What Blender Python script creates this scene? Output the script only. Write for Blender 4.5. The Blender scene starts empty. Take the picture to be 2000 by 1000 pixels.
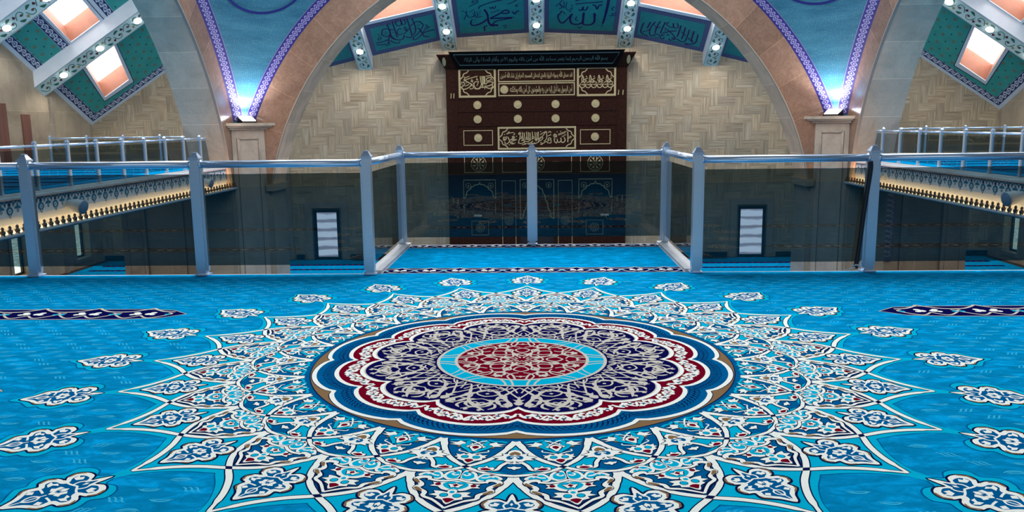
import bpy, math, random
from mathutils import Vector, Matrix
random.seed(7)
PI = math.pi
SC = bpy.context.scene
COL = SC.collection

# ------------------------------------------------------------------ camera, sky, exposure
F_PX, PITCH, YAW, ROLL, CX, CH = 1581.56, .16215, .0342, -.0119, .0683, 1.3926
fw = Vector((-math.sin(YAW)*math.cos(PITCH), math.cos(YAW)*math.cos(PITCH), -math.sin(PITCH)))
rt0 = Vector((math.cos(YAW), math.sin(YAW), 0)); up0 = rt0.cross(fw)
rt = rt0*math.cos(ROLL) + up0*math.sin(ROLL); up = up0*math.cos(ROLL) - rt0*math.sin(ROLL)
cam = bpy.data.cameras.new('camera'); cam_o = bpy.data.objects.new('camera', cam); COL.objects.link(cam_o)
cam_o.matrix_world = Matrix(((rt.x, up.x, -fw.x, CX), (rt.y, up.y, -fw.y, 0), (rt.z, up.z, -fw.z, CH), (0, 0, 0, 1)))
cam.sensor_width = 36; cam.lens = F_PX/2000*36; cam.clip_start = .05; cam.clip_end = 300
SC.camera = cam_o

w = bpy.data.worlds.new('sky'); SC.world = w; w.use_nodes = True
bg = w.node_tree.nodes['Background']; bg.inputs[0].default_value = (.85, .93, 1, 1); bg.inputs[1].default_value = .8
SC.view_settings.view_transform = 'Standard'; SC.view_settings.look = 'None'; SC.view_settings.gamma = 1
SC.view_settings.use_curve_mapping = False
SC.view_settings.exposure = 0.0
SC.cycles.use_denoising = True
SC.cycles.max_bounces = 8; SC.cycles.transparent_max_bounces = 24

def light(name, kind, loc, energy, color=(1, 1, 1), rot=(0, 0, 0), **kw):
    L = bpy.data.lights.new(name, kind); L.energy = energy; L.color = color
    for k, v in kw.items(): setattr(L, k, v)
    o = bpy.data.objects.new(name, L); o.location = loc; o.rotation_euler = rot; COL.objects.link(o); return o
def area(name, loc, sx, sy, energy, color=(1, 1, 1), rot=(0, 0, 0)):
    return light(name, 'AREA', loc, energy, color, rot, shape='RECTANGLE', size=sx, size_y=sy)
DAY = (.95, .98, 1)
area('dome_daylight', (0, 18.7, 13.5), 17, 17, 5000, DAY)
area('back_fill_light', (0, -3.9, 4.6), 18, 3, 260, DAY, (math.radians(82), 0, 0))  # added fill lamp, no window is built here; brightens post faces and handrail
area('front_skylight_daylight', (0, 36.2, 10.2), 22, 4, 620, DAY)
for s in (-1, 1):
    area('aisle_skylight_daylight', (s*17, 24, 8.6), 8, 10, 1500, DAY)
    area('under_gallery_downlights', (s*16.5, 26, -.75), 6, 10, 330, (1, .95, .88))

# ------------------------------------------------------------------ small helpers
def lin(c): return tuple(((v/255)/12.92 if v/255 <= .04045 else ((v/255+.055)/1.055)**2.4) for v in c)
def tag(o, label=None, cat=None, group=None, kind=None):
    if label: o['label'] = label
    if cat: o['category'] = cat
    if group: o['group'] = group
    if kind: o['kind'] = kind
    return o
def empty(name, loc=(0, 0, 0), label=None, cat=None, group=None, kind=None):
    o = bpy.data.objects.new(name, None); o.location = loc; o.empty_display_size = .2; COL.objects.link(o)
    return tag(o, label, cat, group, kind)
class MB:
    def __init__(s): s.v = []; s.f = []; s.m = []; s.uv = []
    def face(s, pts, m=0, uv=None):
        b = len(s.v); s.v += [tuple(p) for p in pts]; s.f.append(tuple(range(b, b+len(pts)))); s.m.append(m)
        s.uv.append(uv if uv else [(0, 0)]*len(pts))
    def mesh(s, vs, fs, m=0, uvs=None):
        b = len(s.v); s.v += [tuple(p) for p in vs]
        for k, f in enumerate(fs):
            s.f.append(tuple(i+b for i in f)); s.m.append(m); s.uv.append(uvs[k] if uvs else [(0, 0)]*len(f))
    def box(s, x0, x1, y0, y1, z0, z1, m=0):
        P = [(x0, y0, z0), (x1, y0, z0), (x1, y1, z0), (x0, y1, z0), (x0, y0, z1), (x1, y0, z1), (x1, y1, z1), (x0, y1, z1)]
        F = [(0, 3, 2, 1), (4, 5, 6, 7), (0, 1, 5, 4), (1, 2, 6, 5), (2, 3, 7, 6), (3, 0, 4, 7)]
        U = []
        for f in F:
            q = [P[i] for i in f]
            nx = [len({round(p[k], 6) for p in q}) == 1 for k in range(3)]
            a, c = ((1, 2) if nx[0] else (0, 2) if nx[1] else (0, 1))
            U.append([(p[a], p[c]) for p in q])
        s.mesh(P, F, m, U)
    def prism(s, P8, m=0):   # eight corners ordered like box()
        F = [(0, 3, 2, 1), (4, 5, 6, 7), (0, 1, 5, 4), (1, 2, 6, 5), (2, 3, 7, 6), (3, 0, 4, 7)]
        U = []
        for f in F:
            q = [Vector(P8[i]) for i in f]; a = (q[1]-q[0]).length; c = (q[3]-q[0]).length
            U.append([(0, 0), (a, 0), (a, c), (0, c)])
        s.mesh(P8, F, m, U)
    def tube(s, path, r, n=12, m=0, caps=True, close=False):
        path = [Vector(p) for p in path]; N = len(path); vs = []; fs = []
        for i, p in enumerate(path):
            a = path[max(i-1, 0)]; c = path[min(i+1, N-1)]; t = (c-a).normalized()
            u = t.cross(Vector((0, 0, 1))); u = (t.cross(Vector((0, 1, 0))) if u.length < .05 else u).normalized(); w2 = t.cross(u)
            rr = r[i] if isinstance(r, (list, tuple)) else r
            for k in range(n):
                q = 2*PI*k/n; vs.append(p+(u*math.cos(q)+w2*math.sin(q))*rr)
        for i in range(N-1):
            for k in range(n):
                fs.append((i*n+k, i*n+(k+1) % n, (i+1)*n+(k+1) % n, (i+1)*n+k))
        if caps: fs += [tuple(range(n))[::-1], tuple((N-1)*n+k for k in range(n))]
        s.mesh(vs, fs, m)
    def lathe(s, prof, c=(0, 0, 0), n=12, m=0, axis=None):
        vs = []; fs = []; N = len(prof)
        M = Matrix.Identity(3) if axis is None else Vector((0, 0, 1)).rotation_difference(Vector(axis)).to_matrix()
        for r, z in prof:
            for k in range(n):
                q = 2*PI*k/n; vs.append(M @ Vector((r*math.cos(q), r*math.sin(q), z))+Vector(c))
        for i in range(N-1):
            for k in range(n):
                fs.append((i*n+k, i*n+(k+1) % n, (i+1)*n+(k+1) % n, (i+1)*n+k))
        if prof[0][0] > 1e-4: fs.append(tuple(range(n))[::-1])
        if prof[-1][0] > 1e-4: fs.append(tuple((N-1)*n+k for k in range(n)))
        s.mesh(vs, fs, m)
    def build(s, name, mats, parent=None, smooth=False, loc=None):
        me = bpy.data.meshes.new(name); me.from_pydata(s.v, [], s.f)
        if not isinstance(mats, (list, tuple)): mats = [mats]
        for m in mats: me.materials.append(m)
        me.polygons.foreach_set('material_index', s.m)
        ul = me.uv_layers.new(name='UVMap'); flat = []
        for u in s.uv:
            for a in u: flat += [a[0], a[1]]
        ul.data.foreach_set('uv', flat)
        if smooth: me.polygons.foreach_set('use_smooth', [True]*len(s.f))
        me.update()
        o = bpy.data.objects.new(name, me); COL.objects.link(o)
        if loc: o.location = loc
        if parent: o.parent = parent
        return o
def cr(P, n=6, closed=False):
    N = len(P); out = []
    if N < 3: return list(P)
    for i in range(N if closed else N-1):
        p0 = P[(i-1) % N] if closed or i > 0 else P[0]; p1 = P[i]; p2 = P[(i+1) % N]; p3 = P[(i+2) % N] if closed or i+2 < N else P[N-1]
        for k in range(n):
            t = k/n
            out.append(tuple(.5*((2*b)+(-a+c)*t+(2*a-5*b+4*c-d)*t*t+(-a+3*b-3*c+d)*t**3) for a, b, c, d in zip(p0, p1, p2, p3)))
    if not closed: out.append(tuple(P[-1]))
    return out
class Art(MB):
    """flat art: fills and strokes in a 2-D frame, laid in layers on a surface given by map(x, y, height)"""
    def __init__(s, fmap, dz=.0005): super().__init__(); s.map = fmap; s.dz = dz; s.c = 0
    def lift(s, k): s.c = (s.c+1) % 13; return s.dz*(k+s.c/15)   # no two pieces share a plane
    def fill(s, P, m, k): h = s.lift(k); s.face([s.map(x, y, h) for x, y in P], m, list(P))
    def stroke(s, P, wd, m, k, closed=False):
        N = len(P); L = []; Rr = []; h = s.lift(k)
        for i in range(N):
            a = P[(i-1) % N] if closed or i > 0 else P[i]; c = P[(i+1) % N] if closed or i < N-1 else P[i]
            dx, dy = c[0]-a[0], c[1]-a[1]; d = math.hypot(dx, dy) or 1e-9
            ww = (wd[min(int(i/(N-1)*(len(wd)-1)+.5), len(wd)-1)] if isinstance(wd, (list, tuple)) else wd)/2
            nx, ny = -dy/d*ww, dx/d*ww
            L.append(s.map(P[i][0]+nx, P[i][1]+ny, h)); Rr.append(s.map(P[i][0]-nx, P[i][1]-ny, h))
        b = len(s.v); s.v += [tuple(q) for q in L+Rr]
        for i in range(N if closed else N-1):
            j = (i+1) % N; s.f.append((b+N+i, b+N+j, b+j, b+i)); s.m.append(m); s.uv.append([(0, 0)]*4)
    def dot(s, c, r, m, k, n=12, ry=None): s.fill([(c[0]+r*math.cos(2*PI*i/n), c[1]+(ry or r)*math.sin(2*PI*i/n)) for i in range(n)], m, k)
    def ring(s, c, r, wd, m, k, n=32): s.stroke([(c[0]+r*math.cos(2*PI*i/n), c[1]+r*math.sin(2*PI*i/n)) for i in range(n)], wd, m, k, True)
    def rect(s, x0, y0, x1, y1, wd, m, k):
        s.fill([(x0, y0), (x1, y0), (x1, y0+wd), (x0, y0+wd)], m, k); s.fill([(x0, y1-wd), (x1, y1-wd), (x1, y1), (x0, y1)], m, k)
        s.fill([(x0, y0), (x0+wd, y0), (x0+wd, y1), (x0, y1)], m, k); s.fill([(x1-wd, y0), (x1, y0), (x1, y1), (x1-wd, y1)], m, k)

# ------------------------------------------------------------------ materials
class NT:
    def __init__(s, name):
        s.mat = bpy.data.materials.new(name); s.mat.use_nodes = True; s.nt = s.mat.node_tree; s.N = s.nt.nodes; s.L = s.nt.links
        s.b = s.N['Principled BSDF']
    def n(s, t, **k):
        x = s.N.new(t)
        for a, v in k.items(): setattr(x, a, v)
        return x
    def put(s, sock, v):
        if hasattr(v, 'is_linked') or hasattr(v, 'links'): s.L.new(v, sock)
        else: sock.default_value = v
    def math(s, op, *a):
        x = s.n('ShaderNodeMath', operation=op)
        for i, v in enumerate(a): s.put(x.inputs[i], v)
        return x.outputs[0]
    def mix(s, f, a, b):
        x = s.n('ShaderNodeMix', data_type='RGBA'); s.put(x.inputs[0], f)
        for i, v in ((6, a), (7, b)): s.put(x.inputs[i], v if not isinstance(v, tuple) else (v+(1,) if len(v) == 3 else v))
        return x.outputs[2]
    def coord(s, kind='Object', scale=(1, 1, 1), rot=(0, 0, 0)):
        c = s.n('ShaderNodeTexCoord'); m = s.n('ShaderNodeMapping'); m.inputs['Scale'].default_value = scale; m.inputs['Rotation'].default_value = rot
        s.L.new(c.outputs[kind], m.inputs[0]); return m.outputs[0]
    def noise(s, vec, scale=5, detail=4, rough=.55, dist=0):
        x = s.n('ShaderNodeTexNoise'); s.L.new(vec, x.inputs['Vector'])
        x.inputs['Scale'].default_value = scale; x.inputs['Detail'].default_value = detail; x.inputs['Roughness'].default_value = rough; x.inputs['Distortion'].default_value = dist
        return x.outputs[0]
    def ramp(s, f, stops):
        x = s.n('ShaderNodeValToRGB'); s.L.new(f, x.inputs[0]); e = x.color_ramp.elements
        while len(e) < len(stops): e.new(.5)
        for q, (p, c) in zip(e, stops): q.position = p; q.color = tuple(c)+(1,)
        return x.outputs[0]
    def bump(s, h, st=.3, d=.01):
        x = s.n('ShaderNodeBump'); x.inputs['Strength'].default_value = st; x.inputs['Distance'].default_value = d
        s.L.new(h, x.inputs['Height']); s.L.new(x.outputs[0], s.b.inputs['Normal'])
    def done(s, col, rough=.6, metal=0, spec=.5):
        s.put(s.b.inputs['Base Color'], col+(1,) if isinstance(col, tuple) and len(col) == 3 else col); s.put(s.b.inputs['Roughness'], rough); s.b.inputs['Metallic'].default_value = metal
        s.b.inputs['Specular IOR Level'].default_value = spec
        return s.mat
def mul(c, k): return tuple(v*k for v in c)
def plain(name, rgb, rough=.6, metal=0, var=.12, scale=9, spec=.5, bump=0, coord='Object', cs=(1, 1, 1)):
    t = NT(name); c = lin(rgb); nz = t.noise(t.coord(coord, cs), scale)
    col = t.ramp(nz, [(.3, mul(c, 1-var)), (.7, mul(c, 1+var))])
    if bump: t.bump(nz, bump)
    return t.done(col, rough, metal, spec)
def glow(name, rgb, strength, var=0):
    t = NT(name); c = lin(rgb); t.b.inputs['Base Color'].default_value = (.02, .02, .02, 1)
    t.b.inputs['Emission Color'].default_value = c+(1,); t.b.inputs['Emission Strength'].default_value = strength
    if var:
        nz = t.noise(t.coord('Object', (.6, .6, 5)), 3, 3); t.L.new(t.ramp(nz, [(.35, mul(c, 1-var)), (.65, c)]), t.b.inputs['Emission Color'])
    return t.mat
M = {}
# carpet colours
def pile(name, rgb, var=.1, streak=0, spec=.04):
    t = NT(name); c = lin(rgb); fine = t.noise(t.coord('Object'), 260, 3); col = t.ramp(fine, [(.3, mul(c, 1-var)), (.7, mul(c, 1+var))])
    if streak:
        nz = t.noise(t.coord('Object', (1.0, 2.2, 1)), 6.5, 6, .7, .6)
        br = t.ramp(nz, [(.34, mul(c, 1-streak)), (.5, c), (.64, mul(c, 1+streak*2.6))])
        col = t.mix(.7, col, br)
    t.bump(fine, .25, .002); pass
    return t.done(col, .95, 0, 0)
M['field'] = pile('carpet_blue_field', (4, 132, 184), .24, .3)
M['petrol'] = pile('carpet_petrol_blue', (2, 88, 142), .08, .08)
M['turq'] = pile('carpet_turquoise', (6, 170, 206), .07, .05)
M['white'] = pile('carpet_white', (238, 240, 232), .05)
M['navy'] = pile('carpet_navy', (12, 13, 72), .1)
M['line'] = pile('carpet_dark_outline', (14, 22, 66), .1)
M['maroon'] = pile('carpet_maroon', (112, 6, 32), .1)
M['beige'] = pile('carpet_beige', (200, 193, 182), .06)
M['brown'] = pile('carpet_brown', (132, 104, 74), .08)
M['sprig'] = pile('carpet_pale_sprig', (60, 176, 214), .1)
CARPET = ['field', 'petrol', 'turq', 'white', 'navy', 'line', 'maroon', 'beige', 'brown', 'sprig']
CI = {k: i for i, k in enumerate(CARPET)}
CMATS = [M[k] for k in CARPET]
# metals, glass
def brushed(name, rgb, rough, metal):
    t = NT(name); c = lin(rgb); nz = t.noise(t.coord('Object', (3, 3, 60)), 3, 2)
    t.b.inputs['Metallic'].default_value = metal; t.b.inputs['Specular IOR Level'].default_value = .6
    t.put(t.b.inputs['Base Color'], t.ramp(nz, [(.3, mul(c, .97)), (.7, mul(c, 1.03))])); t.b.inputs['Roughness'].default_value = rough; return t.mat
M['steel'] = brushed('brushed_aluminium', (206, 218, 230), .32, .72)
M['chrome'] = brushed('polished_aluminium_tube', (208, 226, 248), .24, .72)
def glass(name, tint, ior=1.5):
    t = NT(name); t.N.remove(t.b); out = t.N['Material Output']
    tr = t.n('ShaderNodeBsdfTransparent'); tr.inputs[0].default_value = tint+(1,)
    gl = t.n('ShaderNodeBsdfGlossy'); gl.inputs['Roughness'].default_value = .015; gl.inputs[0].default_value = (.9, .95, 1, 1)
    fr = t.n('ShaderNodeFresnel'); fr.inputs[0].default_value = ior; mx = t.n('ShaderNodeMixShader')
    nz = t.noise(t.coord('Object'), .8, 2); bp = t.n('ShaderNodeBump'); bp.inputs['Strength'].default_value = .02; t.L.new(nz, bp.inputs['Height']); t.L.new(bp.outputs[0], gl.inputs['Normal'])
    ge = t.n('ShaderNodeNewGeometry'); t.L.new(t.math('MULTIPLY', fr.outputs[0], t.math('SUBTRACT', 1.0, ge.outputs['Backfacing'])), mx.inputs[0]); t.L.new(tr.outputs[0], mx.inputs[1]); t.L.new(gl.outputs[0], mx.inputs[2]); t.L.new(mx.outputs[0], out.inputs[0])
    return t.mat
M['smoked'] = glass('smoked_glass', (.36, .43, .45))
M['smoked_side'] = glass('lighter_smoked_glass', (.62, .68, .70))
M['rubber'] = plain('black_rubber', (14, 15, 26), .5, var=.2)
M['zip'] = plain('white_plastic', (225, 228, 232), .5, var=.04)
# stone
def marble(name, rgb, vein, rough=.25, scale=1.1, bricks=None, spec=.5, coord='UV', mortar=None, vs=.16):
    t = NT(name); c = lin(rgb); v = lin(vein); co = t.coord(coord)
    n1 = t.noise(co, scale, 8, .62, .8); n2 = t.noise(co, scale*3.1, 6, .6, 1.6)
    col = t.ramp(n1, [(.28, tuple(a*.62+b*.12 for a, b in zip(c, v))), (.5, c), (.72, mul(c, 1.22))])
    vm = t.math('SUBTRACT', 1.0, t.math('MULTIPLY', t.math('ABSOLUTE', t.math('SUBTRACT', n2, .5)), 16.0)); vm = t.math('MULTIPLY', t.math('MAXIMUM', vm, 0.0), vs)
    col = t.mix(vm, col, v)
    if bricks:
        bw, bh = bricks[:2]; b = t.n('ShaderNodeTexBrick'); b.offset = bricks[2] if len(bricks) > 2 else 0; t.L.new(co, b.inputs['Vector'])
        b.inputs['Scale'].default_value = 1; b.inputs['Brick Width'].default_value = bw; b.inputs['Row Height'].default_value = bh
        b.inputs['Mortar Size'].default_value = .012; b.inputs['Mortar Smooth'].default_value = .1
        b.inputs['Color1'].default_value = (.84, .84, .84, 1); b.inputs['Color2'].default_value = (1.1, 1.1, 1.1, 1); b.inputs['Mortar'].default_value = (mortar or (1.35, 1.3, 1.2))+(1,)
        x = t.n('ShaderNodeMix', data_type='RGBA', blend_type='MULTIPLY'); x.inputs[0].default_value = 1; t.L.new(col, x.inputs[6]); t.L.new(b.outputs[0], x.inputs[7]); col = x.outputs[2]
    return t.done(col, rough, 0, spec)
M['emperador'] = marble('brown_marble', (128, 100, 84), (186, 160, 138), .22, .9, (1.45, 3.0))
M['greymarble'] = marble('grey_green_marble', (216, 180, 152), (140, 96, 60), .35, .8, (1.35, 6.0), vs=.1)
M['pier'] = marble('pier_stone', (150, 140, 126), (110, 96, 80), .35, .5, (2.2, 1.6, .5))
M['ashlar'] = marble('ashlar_wall_stone', (156, 142, 122), (124, 106, 84), .5, .6, (1.1, 2.2, .5))
M['pilaster'] = marble('pilaster_stone', (150, 140, 128), (120, 108, 94), .4, 1.2)
M['kerb'] = marble('pale_marble_kerb', (196, 196, 200), (150, 150, 156), .35, 1.5, coord='Object')
def travertine():
    t = NT('vein_cut_travertine'); co = t.coord('UV', (.8, 14, 1)); n1 = t.noise(co, 1.0, 5, .55, .3); at = t.n('ShaderNodeAttribute', attribute_name='tone')
    a = lin((134, 117, 94)); b = lin((163, 147, 123)); c = lin((182, 168, 145))
    col = t.ramp(n1, [(.3, a), (.5, b), (.68, c)]); x = t.n('ShaderNodeMix', data_type='RGBA', blend_type='MULTIPLY'); x.inputs[0].default_value = 1
    t.L.new(col, x.inputs[6]); t.L.new(at.outputs['Color'], x.inputs[7]); return t.done(x.outputs[2], .45)
M['trav'] = travertine()
M['grout'] = plain('wall_grout', (150, 138, 118), .8)
M['plaster'] = plain('white_plaster', (226, 232, 238), .6, var=.04, scale=2)
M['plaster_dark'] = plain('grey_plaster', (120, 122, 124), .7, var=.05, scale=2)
M['terra'] = plain('terracotta_shaft', (160, 104, 80), .7, var=.08, scale=3)
# tile mosaic of the pendentives, the ornamented bands, the green panels
def mosaic():
    t = NT('blue_mosaic'); co = t.coord('UV', (13, 13, 1)); v = t.n('ShaderNodeTexVoronoi'); v.inputs['Randomness'].default_value = .2; v.inputs['Scale'].default_value = 1; t.L.new(co, v.inputs['Vector'])
    big = t.noise(t.coord('UV', (.5, 2.2, 1)), 1.2, 5, .6); base = t.ramp(big, [(.35, lin((46, 98, 120))), (.65, lin((66, 122, 142)))])
    spot = t.math('LESS_THAN', v.outputs['Distance'], .33); col = t.mix(t.math('MULTIPLY', spot, .4), base, lin((26, 72, 118)))
    spk = t.math('GREATER_THAN', t.noise(t.coord('UV', (9, 9, 1)), 2.0, 2), .62); col = t.mix(t.math('MULTIPLY', spk, .3), col, lin((140, 168, 120)))
    return t.done(col, .35)
M['mosaic'] = mosaic()
def chain(name, bgc, fgc, per, amp=.62, wd=.2, rough=.5):
    t = NT(name); sp = t.n('ShaderNodeSeparateXYZ'); t.L.new(t.coord('UV'), sp.inputs[0]); u = t.math('MULTIPLY', sp.outputs[0], 2*PI/per)
    v = t.math('MULTIPLY_ADD', sp.outputs[1], 2.0, -1.0); s1 = t.math('MULTIPLY', t.math('SINE', u), amp)
    a = t.math('LESS_THAN', t.math('ABSOLUTE', t.math('SUBTRACT', v, s1)), wd); b = t.math('LESS_THAN', t.math('ABSOLUTE', t.math('ADD', v, s1)), wd)
    c = t.math('LESS_THAN', t.math('ADD', t.math('POWER', t.math('COSINE', u), 2.0), t.math('MULTIPLY', t.math('ABSOLUTE', v), 3.0)), .55)
    d = t.math('GREATER_THAN', t.math('ABSOLUTE', v), .93)
    m = t.math('MAXIMUM', t.math('MAXIMUM', a, b), t.math('MAXIMUM', c, d)); return t.done(t.mix(m, lin(bgc), lin(fgc)), rough)
M['chain_purple'] = chain('navy_flower_border', (44, 38, 112), (146, 140, 184), .34, .5, .13)
M['chain_white'] = chain('navy_white_rumi_border', (34, 40, 104), (214, 222, 232), .62, .55, .17)
M['rope'] = chain('navy_rope_border', (34, 44, 104), (100, 118, 150), .24, .7, .2)
def dotted(name, base, dotc, per):
    t = NT(name); sp = t.n('ShaderNodeSeparateXYZ'); t.L.new(t.coord('UV', (1/per, 1/per, 1)), sp.inputs[0])
    def lat(ox, r):
        x = t.math('SUBTRACT', t.math('FRACT', t.math('ADD', sp.outputs[0], ox)), .5); y = t.math('SUBTRACT', t.math('FRACT', t.math('ADD', sp.outputs[1], ox)), .5)
        return t.math('LESS_THAN', t.math('ADD', t.math('MULTIPLY', x, x), t.math('MULTIPLY', y, y)), r)
    nz = t.noise(t.coord('UV'), 2.5, 3); c = t.ramp(nz, [(.3, mul(lin(base), .9)), (.7, mul(lin(base), 1.1))])
    c = t.mix(t.math('MULTIPLY', lat(0, .022), .8), c, lin(dotc)); c = t.mix(lat(.5, .004), c, lin((20, 50, 60))); return t.done(c, .6)
M['greenpanel'] = dotted('green_painted_panel', (58, 166, 156), (126, 116, 88), .52)
M['tealpanel'] = plain('teal_painted_panel', (30, 140, 140), .6, var=.1, scale=3)
M['ink'] = plain('dark_blue_calligraphy_paint', (24, 14, 92), .5, var=.05)
M['roundel'] = plain('dark_blue_ring_paint', (22, 20, 104), .5, var=.05)
M['ornbase'] = plain('pale_green_ornament_ground', (206, 228, 224), .6, var=.05)
M['vine'] = plain('green_vine_paint', (50, 112, 92), .6)
M['tulip'] = plain('dark_red_tulip_paint', (92, 26, 40), .6)
M['goldpaint'] = plain('ochre_paint', (168, 146, 84), .6)
M['navyline'] = plain('navy_line_paint', (24, 28, 92), .6)
ORN = [M['ornbase'], M['vine'], M['tulip'], M['goldpaint'], M['navyline']]
# wood and gold of the mihrab
def carved(name, rgb, bump=.5):
    t = NT(name); c = lin(rgb); co = t.coord('Object'); v = t.n('ShaderNodeTexVoronoi'); v.inputs['Scale'].default_value = 16; t.L.new(co, v.inputs['Vector']); nz = t.noise(co, 9, 5)
    col = t.ramp(nz, [(.3, mul(c, .6)), (.7, mul(c, 1.35))]); h = t.math('ADD', v.outputs['Distance'], t.math('MULTIPLY', nz, .6)); t.bump(h, bump*.6, .03); return t.done(col, .8, 0, .08)
M['walnut'] = carved('carved_dark_walnut', (48, 26, 19))
M['walnut_plain'] = plain('dark_walnut_frame', (46, 25, 20), .7, spec=.1, var=.25, scale=14, cs=(1, 1, .15))
M['blackwood'] = plain('black_lacquered_wood', (14, 13, 15), .8, var=.2, spec=.05)
M['niche'] = plain('deep_niche_wood', (30, 20, 22), .6, var=.3)
M['gold'] = plain('pale_gold_inlay', (178, 160, 118), .5, .1, var=.08)
M['silver'] = plain('pale_green_silver_inlay', (84, 108, 106), .5, .1, var=.06)
M['lamp'] = glow('lamp_lens_light', (255, 255, 250), 22)
M['flood'] = glow('floodlight_light', (240, 240, 255), 26)
M['led'] = glow('warm_led_strip_light', (255, 184, 118), 26)
M['skyglow'] = glow('skylight_pane_daylight', (250, 252, 255), 7)
def frosted():
    t = NT('frosted_window_daylight'); sp = t.n('ShaderNodeSeparateXYZ'); t.L.new(t.coord('Object'), sp.inputs[0]); nz = t.noise(t.coord('Object', (.8, .8, 3)), 1.5, 3)
    s = t.math('SINE', t.math('MULTIPLY_ADD', nz, 3.0, t.math('MULTIPLY', sp.outputs[2], 13.5))); c = t.ramp(t.math('MULTIPLY_ADD', s, .5, .5), [(.05, lin((150, 144, 164))), (.55, lin((228, 226, 246)))])
    t.b.inputs['Base Color'].default_value = (.02, .02, .02, 1); t.L.new(c, t.b.inputs['Emission Color']); t.b.inputs['Emission Strength'].default_value = 2.6; return t.mat
M['winglow'] = frosted()
M['garden'] = glow('window_garden_daylight', (206, 220, 206), 2.2, .5)
M['blackframe'] = plain('black_window_frame', (20, 20, 24), .4, var=.1)
M['greyplastic'] = plain('grey_loudspeaker_plastic', (196, 202, 208), .5, var=.05)
M['darkplastic'] = plain('loudspeaker_grille', (134, 152, 178), .6, var=.15, scale=60)
M['finial'] = plain('bronze_finial_paint', (92, 70, 44), .5, .3, var=.25)
M['ledge'] = plain('grey_blue_ledge_paint', (176, 182, 192), .6, var=.05)
M['frieze_white'] = plain('frieze_white_paint', (226, 228, 234), .6, var=.03)
M['frieze_teal'] = plain('frieze_teal_paint', (36, 112, 140), .6)
M['brownpanel'] = plain('red_brown_shutter_wood', (104, 66, 56), .6, var=.2, cs=(1, 1, .1))
M['woodwork'] = plain('dark_interior', (34, 34, 38), .8)

# ------------------------------------------------------------------ carpet of the gallery
R0 = 1.2207; MX, MY = -.04, 4.6515
YR, YB, HP = 7.4673, 9.2816, 1.17
def polar(th, r): a = math.radians(th); return (MX+R0*r*math.sin(a), MY-R0*r*math.cos(a))
def loc_at(th):
    a = math.radians(th); c, s = math.cos(a), math.sin(a)
    return lambda t, q: (MX+R0*(q*s+t*c), MY+R0*(-q*c+t*s))
A = Art(lambda x, y, h: (x, y, h), .00015)
def PF(P, m, k): A.fill([polar(*p) for p in P], CI[m], k)
def PS(P, wd, m, k, closed=False): A.stroke([polar(*p) for p in P], [v*R0 for v in wd] if isinstance(wd, (list, tuple)) else wd*R0, CI[m], k, closed)
def sym(h): return list(h)+[(-t, s) for t, s in reversed(h) if abs(t) > 1e-6]
# ground: main gallery floor and the projecting balcony
A.fill([(-16, -3.9), (16, -3.9), (16, YR+.02), (-16, YR+.02)], CI['field'], 0)
A.fill([(-1.42, YR+.02), (1.42, YR+.02), (1.42, YB+.04), (-1.42, YB+.04)], CI['field'], 0)
L1 = [(0, 1.03), (.9, 1.065), (2.2, 1.125), (4.2, 1.19), (7.5, 1.255), (11, 1.30), (15, 1.318)]     # from an apex out and across
L2 = [(0, 1.33), (.8, 1.37), (2.2, 1.445), (4.4, 1.52), (7.5, 1.585), (10.5, 1.64), (13, 1.715), (15, 1.815)]
C1 = cr(L1, 6); C2 = cr(L2, 6)
def upto(C, a0, a1): return [p for p in C if a0-1e-6 <= p[0] <= a1+1e-6]
def shift(C, d, mirror=False): return [((-t if mirror else t)+d, r) for t, r in C]
half1a = upto(C1, 0, 7.5); half1b = upto(C1, 7.5, 15); half2a = upto(C2, 0, 7.5); half2b = upto(C2, 7.5, 15)
# turquoise halo, then the petrol ground of the whole star
star = []
for k in range(24):
    star += shift(half2b, k*15) + shift(half2b[:-1], k*15+30, True)[::-1]
def grow(P, d): return [(t, r+d) for t, r in P]
halo = []
for t, r in star:
    e = max(0, (r-1.70)/.115); halo.append((t, r+.05+.03*e*e))
PF(grow(halo, .005), 'petrol', 1); PF(halo, 'turq', 2)
for k in range(24):
    th = k*15
    PF([(th+a, r) for a, r in cr([(-.9, 1.82), (-.75, 1.85), (-.5, 1.89), (-.4, 1.95)], 4)]+[(th-a, r) for a, r in cr([(-.9, 1.82), (-.75, 1.85), (-.5, 1.89), (-.4, 1.95)], 4)[::-1]], 'turq', 4)
PF(star, 'turq', 3)
# cells
for k in range(24):
    th = k*15
    P = shift(half2a, th) + shift(half2a, th+15, True)[::-1] + [(th+t, r) for t, r in reversed(half1b)] + [(th+15-t, r) for t, r in half1b[1:]]
    PF(P, 'petrol', 4)
    # tent cell under the inner arc
    T = shift(half1a, th)
    T += [(th+15-t, r) for t, r in half1b] + [(th-15+t, r) for t, r in reversed(half1b)][1:] + shift(half1a[1:-1], th, True)[::-1]
    PF(T, 'turq', 4)
    # petal of the inner row, centred th+7.5
    P1 = [(th+a, 1.0) for a in (0, 5, 10, 15)] + shift(half1a, th+15, True) + shift(half1a[:-1], th)[::-1]
    PF(P1, 'petrol', 4)
for k in range(24):
    th = k*15
    for C, wd, ly in ((shift(C2, th), [.034, .028, .023, .021, .021, .022, .022, .013], 6), (shift(C2, th, True), [.034, .028, .023, .021, .021, .022, .022, .013], 6),
                      (shift(C1, th), [.031, .026, .021, .019, .016, .015, .015], 8), (shift(C1, th, True), [.031, .026, .021, .019, .016, .015, .015], 8)):
        PS(C, [v+.009 for v in wd], 'line', ly); PS(C, wd, 'white', ly+1)
    for r in (1.255, 1.585):
        PF([(th+7.5-.75, r), (th+7.5, r-.013), (th+7.5+.75, r), (th+7.5, r+.013)], 'line', 11)
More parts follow.
